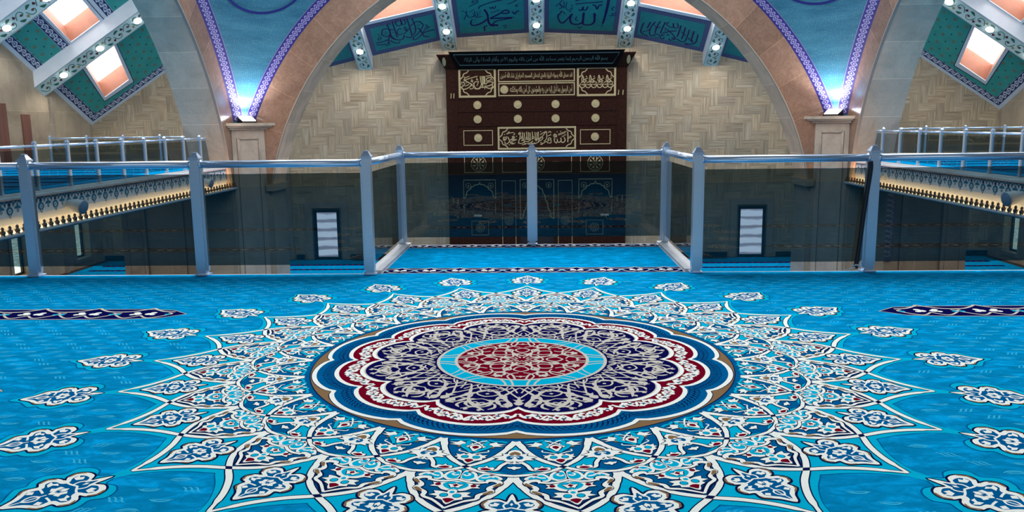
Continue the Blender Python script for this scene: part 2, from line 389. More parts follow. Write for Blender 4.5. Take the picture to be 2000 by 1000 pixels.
# ornaments
def art(th):
    f = loc_at(th)
    def F(P, m, k, n=0): A.fill([f(*p) for p in (cr(P, n, True) if n else P)], CI[m], k)
    def S(P, wd, m, k, n=5, closed=False): A.stroke([f(*p) for p in cr(P, n, closed)], wd*R0*(.78 if m == 'white' else 1), CI[m], k, closed)
    return F, S
PALM = [(0, 0), (.035, .10), (.06, .19), (.15, .13), (.26, .15), (.33, .24), (.30, .33), (.22, .38), (.31, .41), (.37, .49), (.34, .58), (.25, .61), (.25, .66), (.26, .74), (.18, .80), (.10, .87), (0, 1.0)]
PALM_IN = [(0, .12), (.03, .18), (.06, .235), (.14, .17), (.25, .185), (.295, .245), (.27, .30), (.19, .345), (.17, .385), (.21, .43), (.29, .45), (.335, .495), (.31, .55), (.23, .575), (.20, .625), (.22, .70), (.215, .735), (.16, .775), (.08, .84), (0, .95)]
def palmette(th, s0, L, k):
    F, S = art(th); out = sym([(t*L, s0+s*L) for t, s in PALM]); sm = cr(out, 3, True)
    f = loc_at(th); A.stroke([f(*p) for p in sm], .016*R0, CI['line'], k, True); A.fill([f(*p) for p in sm], CI['white'], k+1)
    c = s0+.5*L
    def q(P): return [(t*L, s0+s*L) for t, s in P]
    A.fill([f(*p) for p in cr(sym([(t*L*.86, s0+(.5+(s-.5)*.95)*L) for t, s in PALM_IN]), 3, True)], CI['petrol'], k+2)
    W = L
    for sg in (-1, 1):
        def m(P): return [(t*sg*L, s0+s*L) for t, s in P]
        F(m([(.29, .16), (.34, .25), (.30, .33), (.285, .315), (.31, .25), (.27, .175)]), 'brown', k+3, 2)
        F(m([(.33, .435), (.378, .495), (.335, .585), (.315, .575), (.35, .50), (.31, .44)]), 'brown', k+3, 2)
        F(m([(.255, .69), (.265, .745), (.185, .81), (.175, .79), (.235, .745)]), 'brown', k+3, 2)
        S(m([(0, .33), (.10, .37), (.20, .385), (.24, .395)]), .03*L, 'white', k+3, 3)
        S(m([(.06, .62), (.14, .615), (.24, .625)]), .03*L, 'white', k+3, 3)
        S(m([(.04, .20), (.09, .28), (.06, .36)]), .028*L, 'white', k+3, 3)
        F(m([(.16, .30), (.13, .24), (.19, .21), (.20, .25), (.25, .24), (.23, .30)]), 'white', k+4)
        F(m([(.14, .46), (.20, .45), (.22, .49), (.28, .49), (.24, .54), (.17, .55), (.19, .50)]), 'white', k+4)
        F(m([(.05, .43), (.10, .45), (.09, .50), (.12, .53), (.06, .56), (.03, .53)]), 'white', k+4)
        F(m([(.10, .70), (.15, .67), (.19, .71), (.14, .75)]), 'white', k+4)
        S(m([(.0, .82), (.05, .76), (.05, .70), (0, .66)]), .026*L, 'white', k+3, 3)
    F(sym([(0, .40*L+s0), (.035*L, .44*L+s0), (.02*L, .50*L+s0), (.04*L, .55*L+s0), (0, .59*L+s0)]), 'white', k+4)
    F([(0, s0+.465*L), (.025*L, s0+.50*L), (0, s0+.535*L), (-.025*L, s0+.50*L)], 'petrol', k+5)
    F([(0, s0+.22*L), (.02*L, s0+.25*L), (0, s0+.29*L), (-.02*L, s0+.25*L)], 'white', k+4)
    S([(0, s0+.60*L), (0, s0+.96*L)], .02*L, 'white', k+3, 2)
for k in range(24):
    th = k*15
    palmette(th, 1.45, .275, 12)                                        # in the diamond
    F, S = art(th)                                                     # beyond each tip: the same palmette in a turquoise halo
    f = loc_at(th); big = [(0, 0), (.06, .06), (.12, .13), (.24, .08), (.36, .12), (.43, .23), (.38, .35), (.44, .44), (.47, .53), (.41, .64), (.33, .70), (.33, .80), (.22, .88), (.12, .95), (0, 1.12)]
    out = cr(sym([(t*.345, 1.868+s*.338) for t, s in big]), 3, True); A.stroke([f(*p) for p in out], .012*R0, CI['petrol'], 2, True); A.fill([f(*p) for p in out], CI['turq'], 3)
    palmette(th, 1.875, .33, 5)
    # tent motif
    def W(P, k=12, n=3): S(P, .007, 'line', k, n, True); F(P, 'white', k+1, n)
    def C(c, r, m, k): F([(c[0]+r*math.cos(i*PI/5), c[1]+r*math.sin(i*PI/5)) for i in range(10)], m, k)
    F(sym([(0, 1.212), (.03, 1.226), (.052, 1.248), (.062, 1.282), (0, 1.312)]), 'petrol', 5)
    for sg in (-1, 1):
        def m(P): return [(sg*t, s) for t, s in P]
        S(m([(0, 1.195), (.025, 1.213), (.045, 1.24), (.056, 1.268), (.074, 1.274)]), .024, 'line', 12, 4); S(m([(0, 1.195), (.025, 1.213), (.045, 1.24), (.056, 1.268), (.074, 1.274)]), .018, 'white', 13, 4)
        W(m([(.068, 1.272), (.07, 1.252), (.085, 1.255), (.092, 1.24), (.102, 1.253), (.118, 1.25), (.122, 1.268), (.10, 1.28)]), 13, 2)
        F(m([(.076, 1.272), (.085, 1.262), (.098, 1.256), (.115, 1.264), (.10, 1.276)]), 'maroon', 16, 2)
        S(m([(0, 1.212), (.012, 1.222), (.022, 1.218)]), .008, 'white', 13, 3)
    W(sym([(0, 1.105), (0.02236, 1.12), (0.0258, 1.142), (0.04472, 1.138), (0.03956, 1.155), (0.07568, 1.169), (0.05332, 1.18), (0.06708, 1.193), (0.03956, 1.193), (0.0258, 1.206), (0, 1.203)]), 13, 2)
    F(sym([(0, 1.12), (0.0172, 1.134), (0.01892, 1.149), (0.0086, 1.153), (0, 1.146)]), 'brown', 15, 2)
    F(sym([(0, 1.157), (0.0172, 1.155), (0.02924, 1.168), (0.0258, 1.184), (0.01204, 1.188), (0.00688, 1.177), (0, 1.175)]), 'petrol', 15, 3)
    S([(-0.01548, 1.169), (0, 1.166), (0.01548, 1.169)], .008, 'white', 17, 3); S([(0, 1.168), (0, 1.227)], .010, 'white', 17, 2)
    W(sym([(0, 1.244), (.01, 1.25), (.024, 1.25), (.017, 1.261), (.008, 1.263), (0, 1.272)]), 12, 2)
    # inner-row petal motif
    F, S = art(th+7.5)
    for sg in (-1, 1):
        def m(P): return [(sg*t, s) for t, s in P]
        def mm(P): return [(sg*t*.84, 1.03+(s-1.03)*.96) for t, s in P]
        W(mm([(.012, 1.112), (.03, 1.094), (.05, 1.098), (.058, 1.084), (.08, 1.096), (.076, 1.08), (.118, 1.074), (.094, 1.066), (.124, 1.052), (.09, 1.052), (.078, 1.036), (.058, 1.05), (.046, 1.03), (.032, 1.046), (.02, 1.06)]), 12, 2)
        S(m([(.008, 1.028), (.036, 1.042), (.03, 1.066), (.05, 1.078), (.036, 1.10), (.018, 1.118), (.006, 1.136)]), .021, 'line', 15, 4); S(m([(.008, 1.028), (.036, 1.042), (.03, 1.066), (.05, 1.078), (.036, 1.10), (.018, 1.118), (.006, 1.136)]), .016, 'turq', 16, 4)
        F(m([(.054, 1.082), (.066, 1.078), (.066, 1.09), (.056, 1.096)]), 'brown', 16)
        S(mm([(.04, 1.02), (.07, 1.03), (.10, 1.028), (.125, 1.036)]), .012, 'turq', 12, 3)
        S(m([(-.03, 1.026), (0, 1.05), (.022, 1.074)]), .008, 'white', 17, 3)
        S(m([(.004, 1.15), (.03, 1.136), (.052, 1.126), (.05, 1.112)]), .007, 'white', 14, 3)
        W(m([(0, 1.15), (.02, 1.158), (.028, 1.148), (.04, 1.159), (.056, 1.154), (.048, 1.168), (.056, 1.178), (.042, 1.182), (.044, 1.196), (.022, 1.206), (0, 1.232)]), 13, 2)
        C((sg*.02, 1.176), .014, 'line', 16); C((sg*.02, 1.176), .0115, 'turq', 17)
    W([(0, 1.066), (.022, 1.086), (.014, 1.106), (0, 1.128), (-.014, 1.106), (-.022, 1.086)], 17, 2)
    F([(0, 1.078), (.013, 1.09), (0, 1.108), (-.013, 1.09)], 'maroon', 20, 2); F(sym([(0, 1.192), (.016, 1.2), (.01, 1.212), (0, 1.222)]), 'maroon', 18, 2)
    # outer-row petal motif
    F([(-.15, 1.338), (-.07, 1.362), (0, 1.372), (.07, 1.362), (.15, 1.338), (.11, 1.30), (.05, 1.265), (0, 1.25), (-.05, 1.265), (-.11, 1.30)], 'turq', 5)
    for sg in (-1, 1):
        def m(P): return [(sg*t, s) for t, s in P]
        cont = m([(.094, 1.372), (.10, 1.352), (.126, 1.354), (.138, 1.372), (.118, 1.394), (.11, 1.412), (.122, 1.43), (.10, 1.446), (.086, 1.46), (.084, 1.486), (.054, 1.503), (.032, 1.522), (0, 1.556)])
        S(cont, .026, 'line', 12, 4); A.stroke([f2(*p) for f2 in (loc_at(th+7.5),) for p in cr(cont, 4)], [v*R0 for v in (.010, .018, .020, .016, .018, .020, .014, .016, .012, .010, .009)], CI['white'], 13)
        F(m([(.137, 1.366), (.145, 1.378), (.126, 1.398), (.119, 1.394)]), 'brown', 14, 2); F(m([(.122, 1.424), (.128, 1.436), (.102, 1.456), (.098, 1.446)]), 'brown', 14, 2)
        W(m([(.004, 1.352), (.03, 1.364), (.056, 1.342), (.05, 1.306), (.022, 1.284), (.004, 1.292)]), 10, 3); F(m([(.006, 1.342), (.028, 1.352), (.046, 1.336), (.04, 1.31), (.02, 1.296), (.006, 1.302)]), 'turq', 12, 3)
        S(m([(.008, 1.318), (.02, 1.326), (.03, 1.316), (.022, 1.308)]), .009, 'white', 13, 3); F(m([(.016, 1.288), (.034, 1.292), (.024, 1.302)]), 'maroon', 14)
        W(m([(.054, 1.336), (.074, 1.302), (.108, 1.308), (.142, 1.334), (.116, 1.356), (.08, 1.366), (.058, 1.356)]), 10, 3); F(m([(.063, 1.338), (.078, 1.312), (.106, 1.318), (.128, 1.335), (.108, 1.347), (.08, 1.355), (.066, 1.35)]), 'turq', 12, 3)
        S(m([(.07, 1.336), (.088, 1.332), (.10, 1.322), (.112, 1.328)]), .010, 'white', 13, 3); F(m([(.092, 1.306), (.112, 1.31), (.098, 1.318)]), 'maroon', 14)
        S(m([(0, 1.356), (.03, 1.37), (.066, 1.374), (.092, 1.366)]), .018, 'line', 14, 4); S(m([(0, 1.356), (.03, 1.37), (.066, 1.374), (.092, 1.366)]), .015, 'white', 15, 4)
        W(m([(0, 1.368), (.034, 1.372), (.056, 1.388), (.078, 1.384), (.07, 1.40), (.082, 1.412), (.056, 1.414), (.04, 1.432), (.014, 1.44), (0, 1.436)]), 12, 2)
        F(m([(0, 1.378), (.03, 1.38), (.042, 1.396), (.034, 1.414), (.014, 1.428), (0, 1.424)]), 'turq', 15, 3)
        C((sg*.058, 1.398), .010, 'maroon', 15)
        W(m([(0, 1.432), (.016, 1.44), (.014, 1.452), (.034, 1.446), (.06, 1.446), (.05, 1.462), (.068, 1.474), (.04, 1.48), (.044, 1.494), (.02, 1.504), (0, 1.532)]), 13, 2)
        C((sg*.021, 1.472), .0145, 'line', 16); C((sg*.021, 1.472), .012, 'turq', 17)
    C((0, 1.449), .0085, 'turq', 17); W(sym([(0, 1.384), (.01, 1.394), (.026, 1.394), (.018, 1.405), (.012, 1.418), (0, 1.412)]), 16, 1)
    F([(0, 1.39), (.010, 1.40), (0, 1.412), (-.010, 1.40)], 'maroon', 19); F(sym([(0, 1.49), (.018, 1.498), (.011, 1.51), (0, 1.522)]), 'maroon', 18, 2)
# round medallion
def circ(r, n=120): return [(360*i/n, r) for i in range(n)]
def lobes(rc, rl, n=14): return [(30*k+30*i/n, rc+(rl-rc)*math.sin(PI*i/n)**.62) for k in range(12) for i in range(n)]
PF(circ(1.004), 'line', 12); PF(circ(1.0), 'brown', 13)
PF(lobes(.945, .998), 'line', 14); PF(lobes(.941, .994), 'white', 15); PF(lobes(.919, .973), 'petrol', 16)
# braid of the petrol band
for k in range(12):
    for i in range(20):
        a = 30*k+30*(i+.5)/20; q = .86+.055*math.sin(PI*(i+.5)/20)**.62
        d = 1 if i < 10 else -1
        PS(cr([(a-.9*d, q-.026), (a+.3*d, q-.016), (a+.5*d, q), (a+1.3*d, q+.012)], 3), .0045, 'line', 17); PS(cr([(a+.7*d, q+.03), (a-.3*d, q+.018), (a-.7*d, q+.004), (a-1.5*d, q-.008)], 3), .0045, 'line', 17)
PF(lobes(.822, .893), 'white', 18); PF(lobes(.800, .872), 'maroon', 19)
for k in range(12):
    for sg in (-1, 1):
        c0 = 30*k+15
        def mid(x): return .742+.066*math.sin(PI*(.5+x/30))**.62
        def sc(P): return [(c0+sg*x, mid(min(abs(x), 14.9))+y) for x, y in P]
        PS(cr(sc([(0, .03), (2, -.018), (4.2, .022), (6.5, -.02), (8.8, .022), (11, -.016), (13.2, .016), (14.6, -.004)]), 4), .012, 'white', 20)
        for x, y in ((2.4, .016), (5.6, .006), (9.2, -.012), (12.2, .01)):
            cx_, cy_ = c0+sg*x, mid(x)+y
            for j in range(5):
                q = 2*PI*j/5+x; PF([(cx_+(1.05*math.cos(q)+.5*math.cos(e))/1.0, cy_+.014*math.sin(q)+.0075*math.sin(e)) for e in [i*PI/3 for i in range(6)]], 'white', 21)
            PF([(cx_+.5*math.cos(e), cy_+.007*math.sin(e)) for e in [i*PI/3 for i in range(6)]], 'petrol', 22)
        for x, y in ((1, .028), (3.6, -.02), (7.2, .024), (10.4, -.022), (13.6, .02)):
            PF(sc([(x-1.1, y), (x-.2, y+.012), (x+1.2, y+.004), (x+.2, y-.012)]), 'white', 20)
        PF(sc([(4.4, -.025), (5.6, -.02), (5, -.03)]), 'brown', 21)
PF(lobes(.692, .776), 'white', 21); PF(lobes(.670, .757), 'beige', 22); PF(lobes(.664, .75), 'navy', 23)
for k in range(12):
    for sg in (-1, 1):
        def q(P): return [(30*k+sg*t, r if r < .6 else .6+(r-.6)*.82) for t, r in P]
        for P, wd in (([(0, .43), (3, .465), (6, .52), (8, .57), (10.5, .63), (14, .685), (17, .725), (19, .75)], [.008, .012, .018, .012, .02, .026, .016, .008]),
                      ([(0, .57), (4, .505), (8, .455), (12, .425)], .011), ([(2.4, .66), (4.5, .605), (7.5, .545), (11, .505), (15, .475), (19, .465)], [.008, .02, .028, .014, .012, .008]),
                      ([(15, .715), (12, .70), (10.3, .66), (11.2, .615), (15, .59)], [.008, .012, .020, .014, .008]), ([(3.4, .70), (6.4, .665), (8.2, .62), (9.2, .575), (8.2, .535)], [.006, .012, .024, .014, .008]), ([(10, .735), (8.2, .705), (8.6, .665), (10.4, .64)], [.008, .016, .014, .006]),
                      ([(15, .56), (11.5, .545), (9.4, .515), (11.5, .485), (15, .495)], .011), ([(4, .425), (6, .45), (9, .455), (12.5, .44), (15, .42)], .009),
                      ([(7, .42), (8.5, .47), (12, .50)], .009), ([(5.5, .60), (8.5, .605), (12, .60)], .011), ([(1, .50), (2.6, .455), (5, .42)], .009), ([(12, .66), (13.5, .64), (15, .655)], .010)):
            PS(cr(q(P), 4), [v*.8 for v in wd] if isinstance(wd, list) else wd*.8, 'beige', 24)
        PF(cr(q([(3.2, .615), (5.8, .655), (4.6, .672), (6.6, .69), (3.6, .69), (2.0, .668)]), 2, True), 'beige', 24)
        PF(cr(q([(0, .665), (2.0, .63), (.9, .612), (2.6, .582), (.8, .588), (0, .54)]), 2, True), 'beige', 24)
        PF(cr(q([(6, .535), (8.4, .56), (7.2, .58), (5, .56)]), 2, True), 'beige', 24); PF(cr(q([(11.8, .735), (13.6, .745), (12.5, .765)]), 2, True), 'beige', 24)
    for a, r, e in ((15, .655, .012), (15, .525, .010), (7.5, .445, .006), (22.5, .445, .006)):
        PF([(30*k+a-1.3*e/.012, r), (30*k+a, r-e), (30*k+a+1.3*e/.012, r), (30*k+a, r+e)], 'beige', 25)
PF(circ(.412), 'beige', 26); PF(circ(.397), 'turq', 27)
for k in range(8):
    for d in (-9, -4.5, 4.5, 9):
        a = 45*k+d; PS(cr([(a, .40), (a+d*.25, .36), (a+d*.9, .315)], 4), .007 if k % 2 else .010, 'beige', 28)
PF(circ(.326), 'beige', 29); PF(circ(.311), 'maroon', 30)
for k in range(8):
    for sg in (-1, 1):
        def q(P): return [(45*k+sg*t, r) for t, r in P]
        for P, wd in (([(9, .31), (13, .27), (10, .23), (3, .215)], .008), ([(4.5, .31), (9, .25), (20, .22), (22.5, .20)], .010), ([(22.5, .29), (17, .25), (22.5, .225)], .012), ([(0, .06), (14, .085), (22.5, .13), (16, .17), (22.5, .195)], .010),
                      ([(0, .20), (12, .17), (8, .13), (0, .12)], .009), ([(0, .105), (22, .09), (22.5, .05)], .009)):
            PS(cr(q(P), 4), wd, 'beige', 31)
    F, S = art(45*k)
    F(sym([(0, .262), (.014, .268), (.028, .262), (.018, .276), (.008, .276), (0, .288)]), 'beige', 31)
    F, S = art(45*k+22.5)
    F([(0, .30), (.018, .285), (.03, .29), (.02, .27), (0, .262), (-.02, .27), (-.03, .29), (-.018, .285)], 'beige', 31)
    F([(0, .04), (.012, .09), (0, .15), (-.012, .09)], 'beige', 31); F([(0, .155), (.014, .172), (0, .19), (-.014, .172)], 'beige', 32)
PF([(t, .055 if i % 2 else .03) for i, t in enumerate(range(0, 360, 15))], 'beige', 31); PF([(t, .05 if i % 2 else .02) for i, t in enumerate(range(0, 360, 20))], 'maroon', 32)
# navy row strips that mark the prayer rows
def strip(x0, x1, y0, y1, per, k=1, endl=False, endr=False, flowers=True):
    h = y1-y0; e = h*1.3
    def edge(o):
        P = []
        if endl: P += [(x0-o, y0+h*.5), (x0+e*.35, y0-o+h*.12), (x0+e, y0-o)]
        else: P += [(x0, y0-o)]
        if endr: P += [(x1-e, y0-o), (x1-e*.35, y0-o+h*.12), (x1+o, y0+h*.5), (x1-e*.35, y1+o-h*.12), (x1-e, y1+o)]
        else: P += [(x1, y0-o), (x1, y1+o)]
        P += [(x0+e, y1+o), (x0+e*.35, y1+o-h*.12)] if endl else [(x0, y1+o)]
        return P
    A.fill(edge(.016), CI['line'], k); A.fill(edge(.011), CI['beige'], k+1); A.fill(edge(0), CI['navy'], k+2)
    n = int((x1-x0)/per+.01); off = (x1-x0-n*per)/2
    for i in range(n):
        c = x0+off+per*(i+.5)
        for sg in (-1, 1):
            A.stroke(cr([(c, y1+h*.13), (c+sg*per*.12, y1-h*.06), (c+sg*per*.3, y1-h*.24), (c+sg*per*.5, y1-h*.28)], 4), h*.07, CI['beige'], k+4)
            A.stroke(cr([(c, y0+h*.36), (c+sg*per*.16, y0+h*.12), (c+sg*per*.3, y0+h*.16), (c+sg*per*.5, y0+h*.5), (c+sg*per*.42, y0+h*.62)], 4), h*.055, CI['beige'], k+3)
            if flowers:
                for dx, dy, r in ((.10, .5, .10), (.15, .62, .08), (.18, .44, .07)):
                    A.dot((c+sg*per*dx, y0+h*dy), h*r, CI['white'], k+5, 8)
                A.dot((c+sg*per*.44, y0+h*.46), h*.07, CI['turq'], k+5, 8)
        A.fill([(c-per*.13, y1), (c, y1+h*.15), (c+per*.13, y1)], CI['navy'], k+3)
strip(-14, -2.60, 5.72, 6.03, .43, endr=True)
strip(2.56, 14, 5.72, 6.03, .43, endl=True)
strip(-14, -2.83, 3.94, 4.24, .43, endr=True)
strip(2.83, 14, 3.94, 4.24, .43, endl=True)
strip(-1.42, 1.42, YR+.05, YR+.29, .283, k=3)
strip(-1.42, 1.42, YB-.2, YB+.02, .283)
# small woven sprigs of the field
def sprig(x, y, kind, fl):
    if kind == 0:
        for j in range(3):
            X = x+.024*(j-1); A.stroke(cr([(X-.020*fl, y-.022), (X-.004*fl, y-.012), (X+.004*fl, y+.006), (X+.016*fl, y+.020), (X+.022*fl, y+.014)], 3), [.003, .007, .008, .005, .003], CI['sprig'], 1)
    else:
        A.stroke(cr([(x-.046, y-fl*.006), (x-.02, y+fl*.010), (x+.02, y+fl*.012), (x+.05, y-fl*.004)], 3), [.003, .008, .008, .003], CI['sprig'], 1)
        for o in (-.012, .002): A.stroke(cr([(x-.034, y-fl*.008), (x-.008, y+o), (x+.02, y+o), (x+.04, y-fl*.006)], 3), [.002, .005, .005, .002], CI['sprig'], 1)
iy = 0
y = 2.3
while y < 7.3:
    x = -4.6+(.085 if iy % 2 else 0); ix = 0
    while x < 4.6:
        d = math.hypot(x-MX, y-MY)/R0; a = math.degrees(math.atan2(x-MX, MY-y)) % 15; a = min(a, 15-a)
        lim = 1.68+(.22 if a < 3.2 else .12 if a < 5 else 0)
        inm = a < 5 and 1.84 < d < 2.27
        instr = abs(x) > 2.5 and (5.66 < y < 6.09 or 3.88 < y < 4.3)
        if d > lim and not inm and not instr: sprig(x, y, (ix+iy) % 2, 1 if iy % 4 < 2 else -1)
        x += .17; ix += 1
    y += .088; iy += 1
carpet = A.build('carpet', CMATS)
tag(carpet, 'bright blue gallery carpet with a huge round medallion of white-edged petals', 'carpet')
carpet.location.z = .004

# ------------------------------------------------------------------ gallery slab and kerbs
ZH = -5.5                                   # floor of the hall
b = MB(); b.box(-22.9, 22.9, -4.1, YR+.06, -.5, 0); b.box(-1.56, 1.56, YR+.06, YB+.07, -.35, 0)
tag(b.build('floor', M['kerb']), kind='structure')
for i, s in enumerate((-1, 1)):
    k = MB(); k.box(min(s*1.43, s*1.56), max(s*1.43, s*1.56), YR+.06, YB+.06, 0, .03)
    tag(k.build('trim_%d' % (i+1), M['kerb']), kind='structure')
# ------------------------------------------------------------------ balustrades
def post(parent, x, y, H, wd=.08, cap=True, slot=None, mat='steel'):
    h = wd/2
    b = MB(); b.box(x-h, x+h, y-h, y+h, .016, H-.075)
    p = b.build('post', M[mat], parent)
    c = MB(); e = h*1.28
    c.box(x-e, x+e, y-e, y+e, H-.075, H-.058)
    c.prism([(x-e*.9, y-e*.9, H-.058), (x+e*.9, y-e*.9, H-.058), (x+e*.9, y+e*.9, H-.058), (x-e*.9, y+e*.9, H-.058), (x-h*.5, y-h*.5, H-.016), (x+h*.5, y-h*.5, H-.016), (x+h*.5, y+h*.5, H-.016), (x-h*.5, y+h*.5, H-.016)])
    c.box(x-h*.5, x+h*.5, y-h*.5, y+h*.5, H-.016, H-.006)
    c.build('post_cap', M['chrome'], p)
    f = MB(); e = h*1.5; f.box(x-e, x+e, y-e, y+e, .008, .02); f.lathe([(h*.25, 0), (h*.25, .012), (h*.1, .018)], (x-e*.78, y-e*.78, .02), 8); f.build('base_plate', M['chrome'], p)
    return p
def run(parent, pts, H, wd=.08, rail_r=.034, glass_lo=.10, glass_hi=.96, detail=True, rail_drop=.085, glazing='smoked'):
    """posts, tubular handrail, glass and its two clamps between consecutive points"""
    for x, y in pts: post(parent, x, y, H, wd)
    for (x0, y0), (x1, y1) in zip(pts, pts[1:]):
        d = Vector((x1-x0, y1-y0, 0)); L = d.length; d.normalize(); n = Vector((-d.y, d.x, 0))
        a = Vector((x0, y0, 0))+d*(wd*.5-.004); e = Vector((x1, y1, 0))-d*(wd*.5-.004); zr = H-rail_drop-rail_r
        t = MB(); up_ = Vector((0, 0, zr)); t.tube([a+up_, e+up_], rail_r, 16); hr = t.build('handrail', M['chrome'], parent, True)
        if detail:
            for c in (a, e):
                q = MB(); s = 1 if c is a else -1; q.tube([c+up_, c+up_+d*s*.02], rail_r*1.22, 16); q.build('rail_collar', M['chrome'], hr, True)
        g = MB(); th = .006
        a2 = a+d*.012; e2 = e-d*.012
        g.prism([a2-n*th+Vector((0, 0, glass_lo)), e2-n*th+Vector((0, 0, glass_lo)), e2+n*th+Vector((0, 0, glass_lo)), a2+n*th+Vector((0, 0, glass_lo)),
                 a2-n*th+Vector((0, 0, glass_hi)), e2-n*th+Vector((0, 0, glass_hi)), e2+n*th+Vector((0, 0, glass_hi)), a2+n*th+Vector((0, 0, glass_hi))])
        gp = g.build('glass_panel', M[glazing], parent)
        if detail:
            for c, s in ((a, 1), (e, -1)):
                k = MB(); p0 = c-n*.02; p1 = c+d*s*.024+n*.02; xs = sorted((p0.x, p1.x)); ys = sorted((p0.y, p1.y)); k.box(xs[0], xs[1], ys[0], ys[1], glass_lo-.05, glass_hi+.06)
                k.build('glass_clamp', M['steel'], gp)
XL = [-11.2, -9.6, -7.95, -6.35, -4.74, -3.12, -1.52]; XR_ = [1.517, 3.094, 4.70, 6.3, 7.9, 9.5, 11.2]
r = empty('balustrade', (0, 0, 0), 'left run of smoked glass balustrade along the gallery edge', 'railing', 'gallery balustrades')
run(r, [(x, YR) for x in XL], HP)
r = empty('balustrade', (0, 0, 0), 'right run of smoked glass balustrade, with a black cable beside its second post', 'railing', 'gallery balustrades')
run(r, [(x, YR) for x in XR_], HP)
r = empty('balustrade', (0, 0, 0), 'stepped-forward smoked glass balustrade of the small balcony facing the dark wooden niche wall', 'railing', 'gallery balustrades')
run(r, [(-1.52, YR+.16), (-1.52, YB), (-.01, YB), (1.51, YB), (1.517, YR+.16)][1:4], HP, .075)
for s in (-1, 1):                                                       # side returns of the balcony join the corner posts
    d0 = Vector((s*1.518, YR+.045, 0)); d1 = Vector((s*1.518, YB-.04, 0)); zr = HP-.085-.034
    t = MB(); t.tube([d0+Vector((0, 0, zr)), d1+Vector((0, 0, zr))], .034, 16); t.build('handrail', M['chrome'], r, True)
    g = MB(); g.box(s*1.518-.006, s*1.518+.006, YR+.06, YB-.06, .10, .96); gp = g.build('glass_panel', M['smoked'], r)
    for y in (YR+.043, YB-.065):
        k = MB(); k.box(s*1.518-.02, s*1.518+.02, y, y+.022, .05, .99); k.build('glass_clamp', M['steel'], gp)
# cable tied to the rail on the right
c = MB(); c.tube(cr([(3.045, YR-.06, 1.02), (3.052, YR-.05, .93), (3.02, YR-.05, .62), (2.995, YR-.05, .30), (2.975, YR-.055, .12), (2.965, YR-.06, .045)], 8), .02, 10)
cab = c.build('cable', M['rubber'], None, True); tag(cab, 'thick black cable hanging from the handrail to the floor beside the right-hand post', 'cable')
c = MB(); c.tube(cr([(2.945, YR-.08, .07), (2.95, YR-.1, .085), (2.99, YR-.09, .08), (2.99, YR-.05, .075), (2.94, YR-.05, .07)], 4), .006, 6); c.tube(cr([(2.95, YR-.09, .06), (2.89, YR-.11, .045), (2.83, YR-.12, .04)], 4), .005, 6); c.tube(cr([(2.965, YR-.09, .07), (2.99, YR-.11, .1), (2.99, YR-.12, .13)], 4), .004, 6)
c.build('cable_tie', M['zip'], cab, True)

# ------------------------------------------------------------------ hall: floor, walls
YC, YW, XW, AP, YP = 18.7, 41.5, 22.9, 10.8, 29.5
b = MB(); b.box(-XW-.3, XW+.3, -4.1, YW+.3, ZH-.3, ZH)
tag(b.build('floor', M['woodwork']), kind='structure')
hc = Art(lambda x, y, h: (x, y, ZH+.004+h), .004)
hc.fill([(-9.6, 0), (9.6, 0), (9.6, YW-.65), (-9.6, YW-.65)], 0, 0)
for s in (-1, 1): hc.fill([(s*9.6, 33.75), (s*22.5, 33.75), (s*22.5, YW-.3), (s*9.6, YW-.3)], 0, 0)
for j in range(14):
    yy = YW-1.9-j*1.25
    xe = 22 if yy > 34 else 9.5
    hc.fill([(-xe, yy-.14), (xe, yy-.14), (xe, yy+.14), (-xe, yy+.14)], 4, 1)
    for i in range(int(xe*2/.3)):
        x = -xe+.15+i*.3; hc.fill([(x-.08, yy), (x, yy+.09), (x+.08, yy), (x, yy-.09)], 6, 2)
tag(hc.build('carpet', CMATS), 'blue hall carpet below the gallery with thin dark row lines', 'carpet')
# qibla wall: vein-cut travertine laid in herringbone, each tile with its own tone
def tile_wall(name, x0, x1, z0, z1, place, holes=(), L=.95, kind='structure'):
    b = MB(); tones = []
    b.face([place(x0, z0, 0), place(x1, z0, 0), place(x1, z1, 0), place(x0, z1, 0)], 1); tones.append((1, 1, 1))
    rnd = random.Random(3); g = .008
    def tile(a0, a1, c0, c1, horiz):
        a0c, a1c, c0c, c1c = max(a0+g, x0), min(a1-g, x1), max(c0+g, z0), min(c1-g, z1)
        if a1c-a0c < .03 or c1c-c0c < .03: return
        for h in holes:
            if a1c > h[0] and a0c < h[1] and c1c > h[2] and c0c < h[3]: return
        q = [(a0c, c0c), (a1c, c0c), (a1c, c1c), (a0c, c1c)]; ou, ov = rnd.random()*40, rnd.random()*40
        uv = [((p[0] if horiz else p[1])+ou, (p[1] if horiz else p[0])*1.0+ov) for p in q]
        b.face([place(p[0], p[1], .006) for p in q], 0, uv)
        t = rnd.choice((.8, .9, .96, 1, 1, 1, 1.03, 1.07)); wm = rnd.uniform(-.04, .04); tones.append((t*(1+wm), t, t*(1-wm)))
    n = 2; u = L/n
    i0, i1 = int(math.floor(x0/u))-6, int(math.ceil(x1/u))+6; j0, j1 = int(math.floor(z0/u))-6, int(math.ceil(z1/u))+6
    for kk in range(j0, j1):
        for mm in range(int(math.floor((i0-kk)/(2*n)))-1, int(math.ceil((i1-kk)/(2*n)))+1):
            ox = kk+2*n*mm; tile(ox*u, (ox+n)*u, kk*u, (kk+1)*u, True); tile((ox+2*n-1)*u, (ox+2*n)*u, kk*u, (kk+n)*u, False)
    o = b.build(name, [M['trav'], M['grout']]); ca = o.data.color_attributes.new('tone', 'FLOAT_COLOR', 'CORNER')
    li = 0
    for pi, p in enumerate(o.data.polygons):
        for _ in range(p.loop_total): ca.data[li].color = tones[pi]+(1,); li += 1
    return tag(o, kind=kind)
doors = ((-11.62, -10.28, ZH, -2.9), (10.24, 11.58, ZH, -2.9))
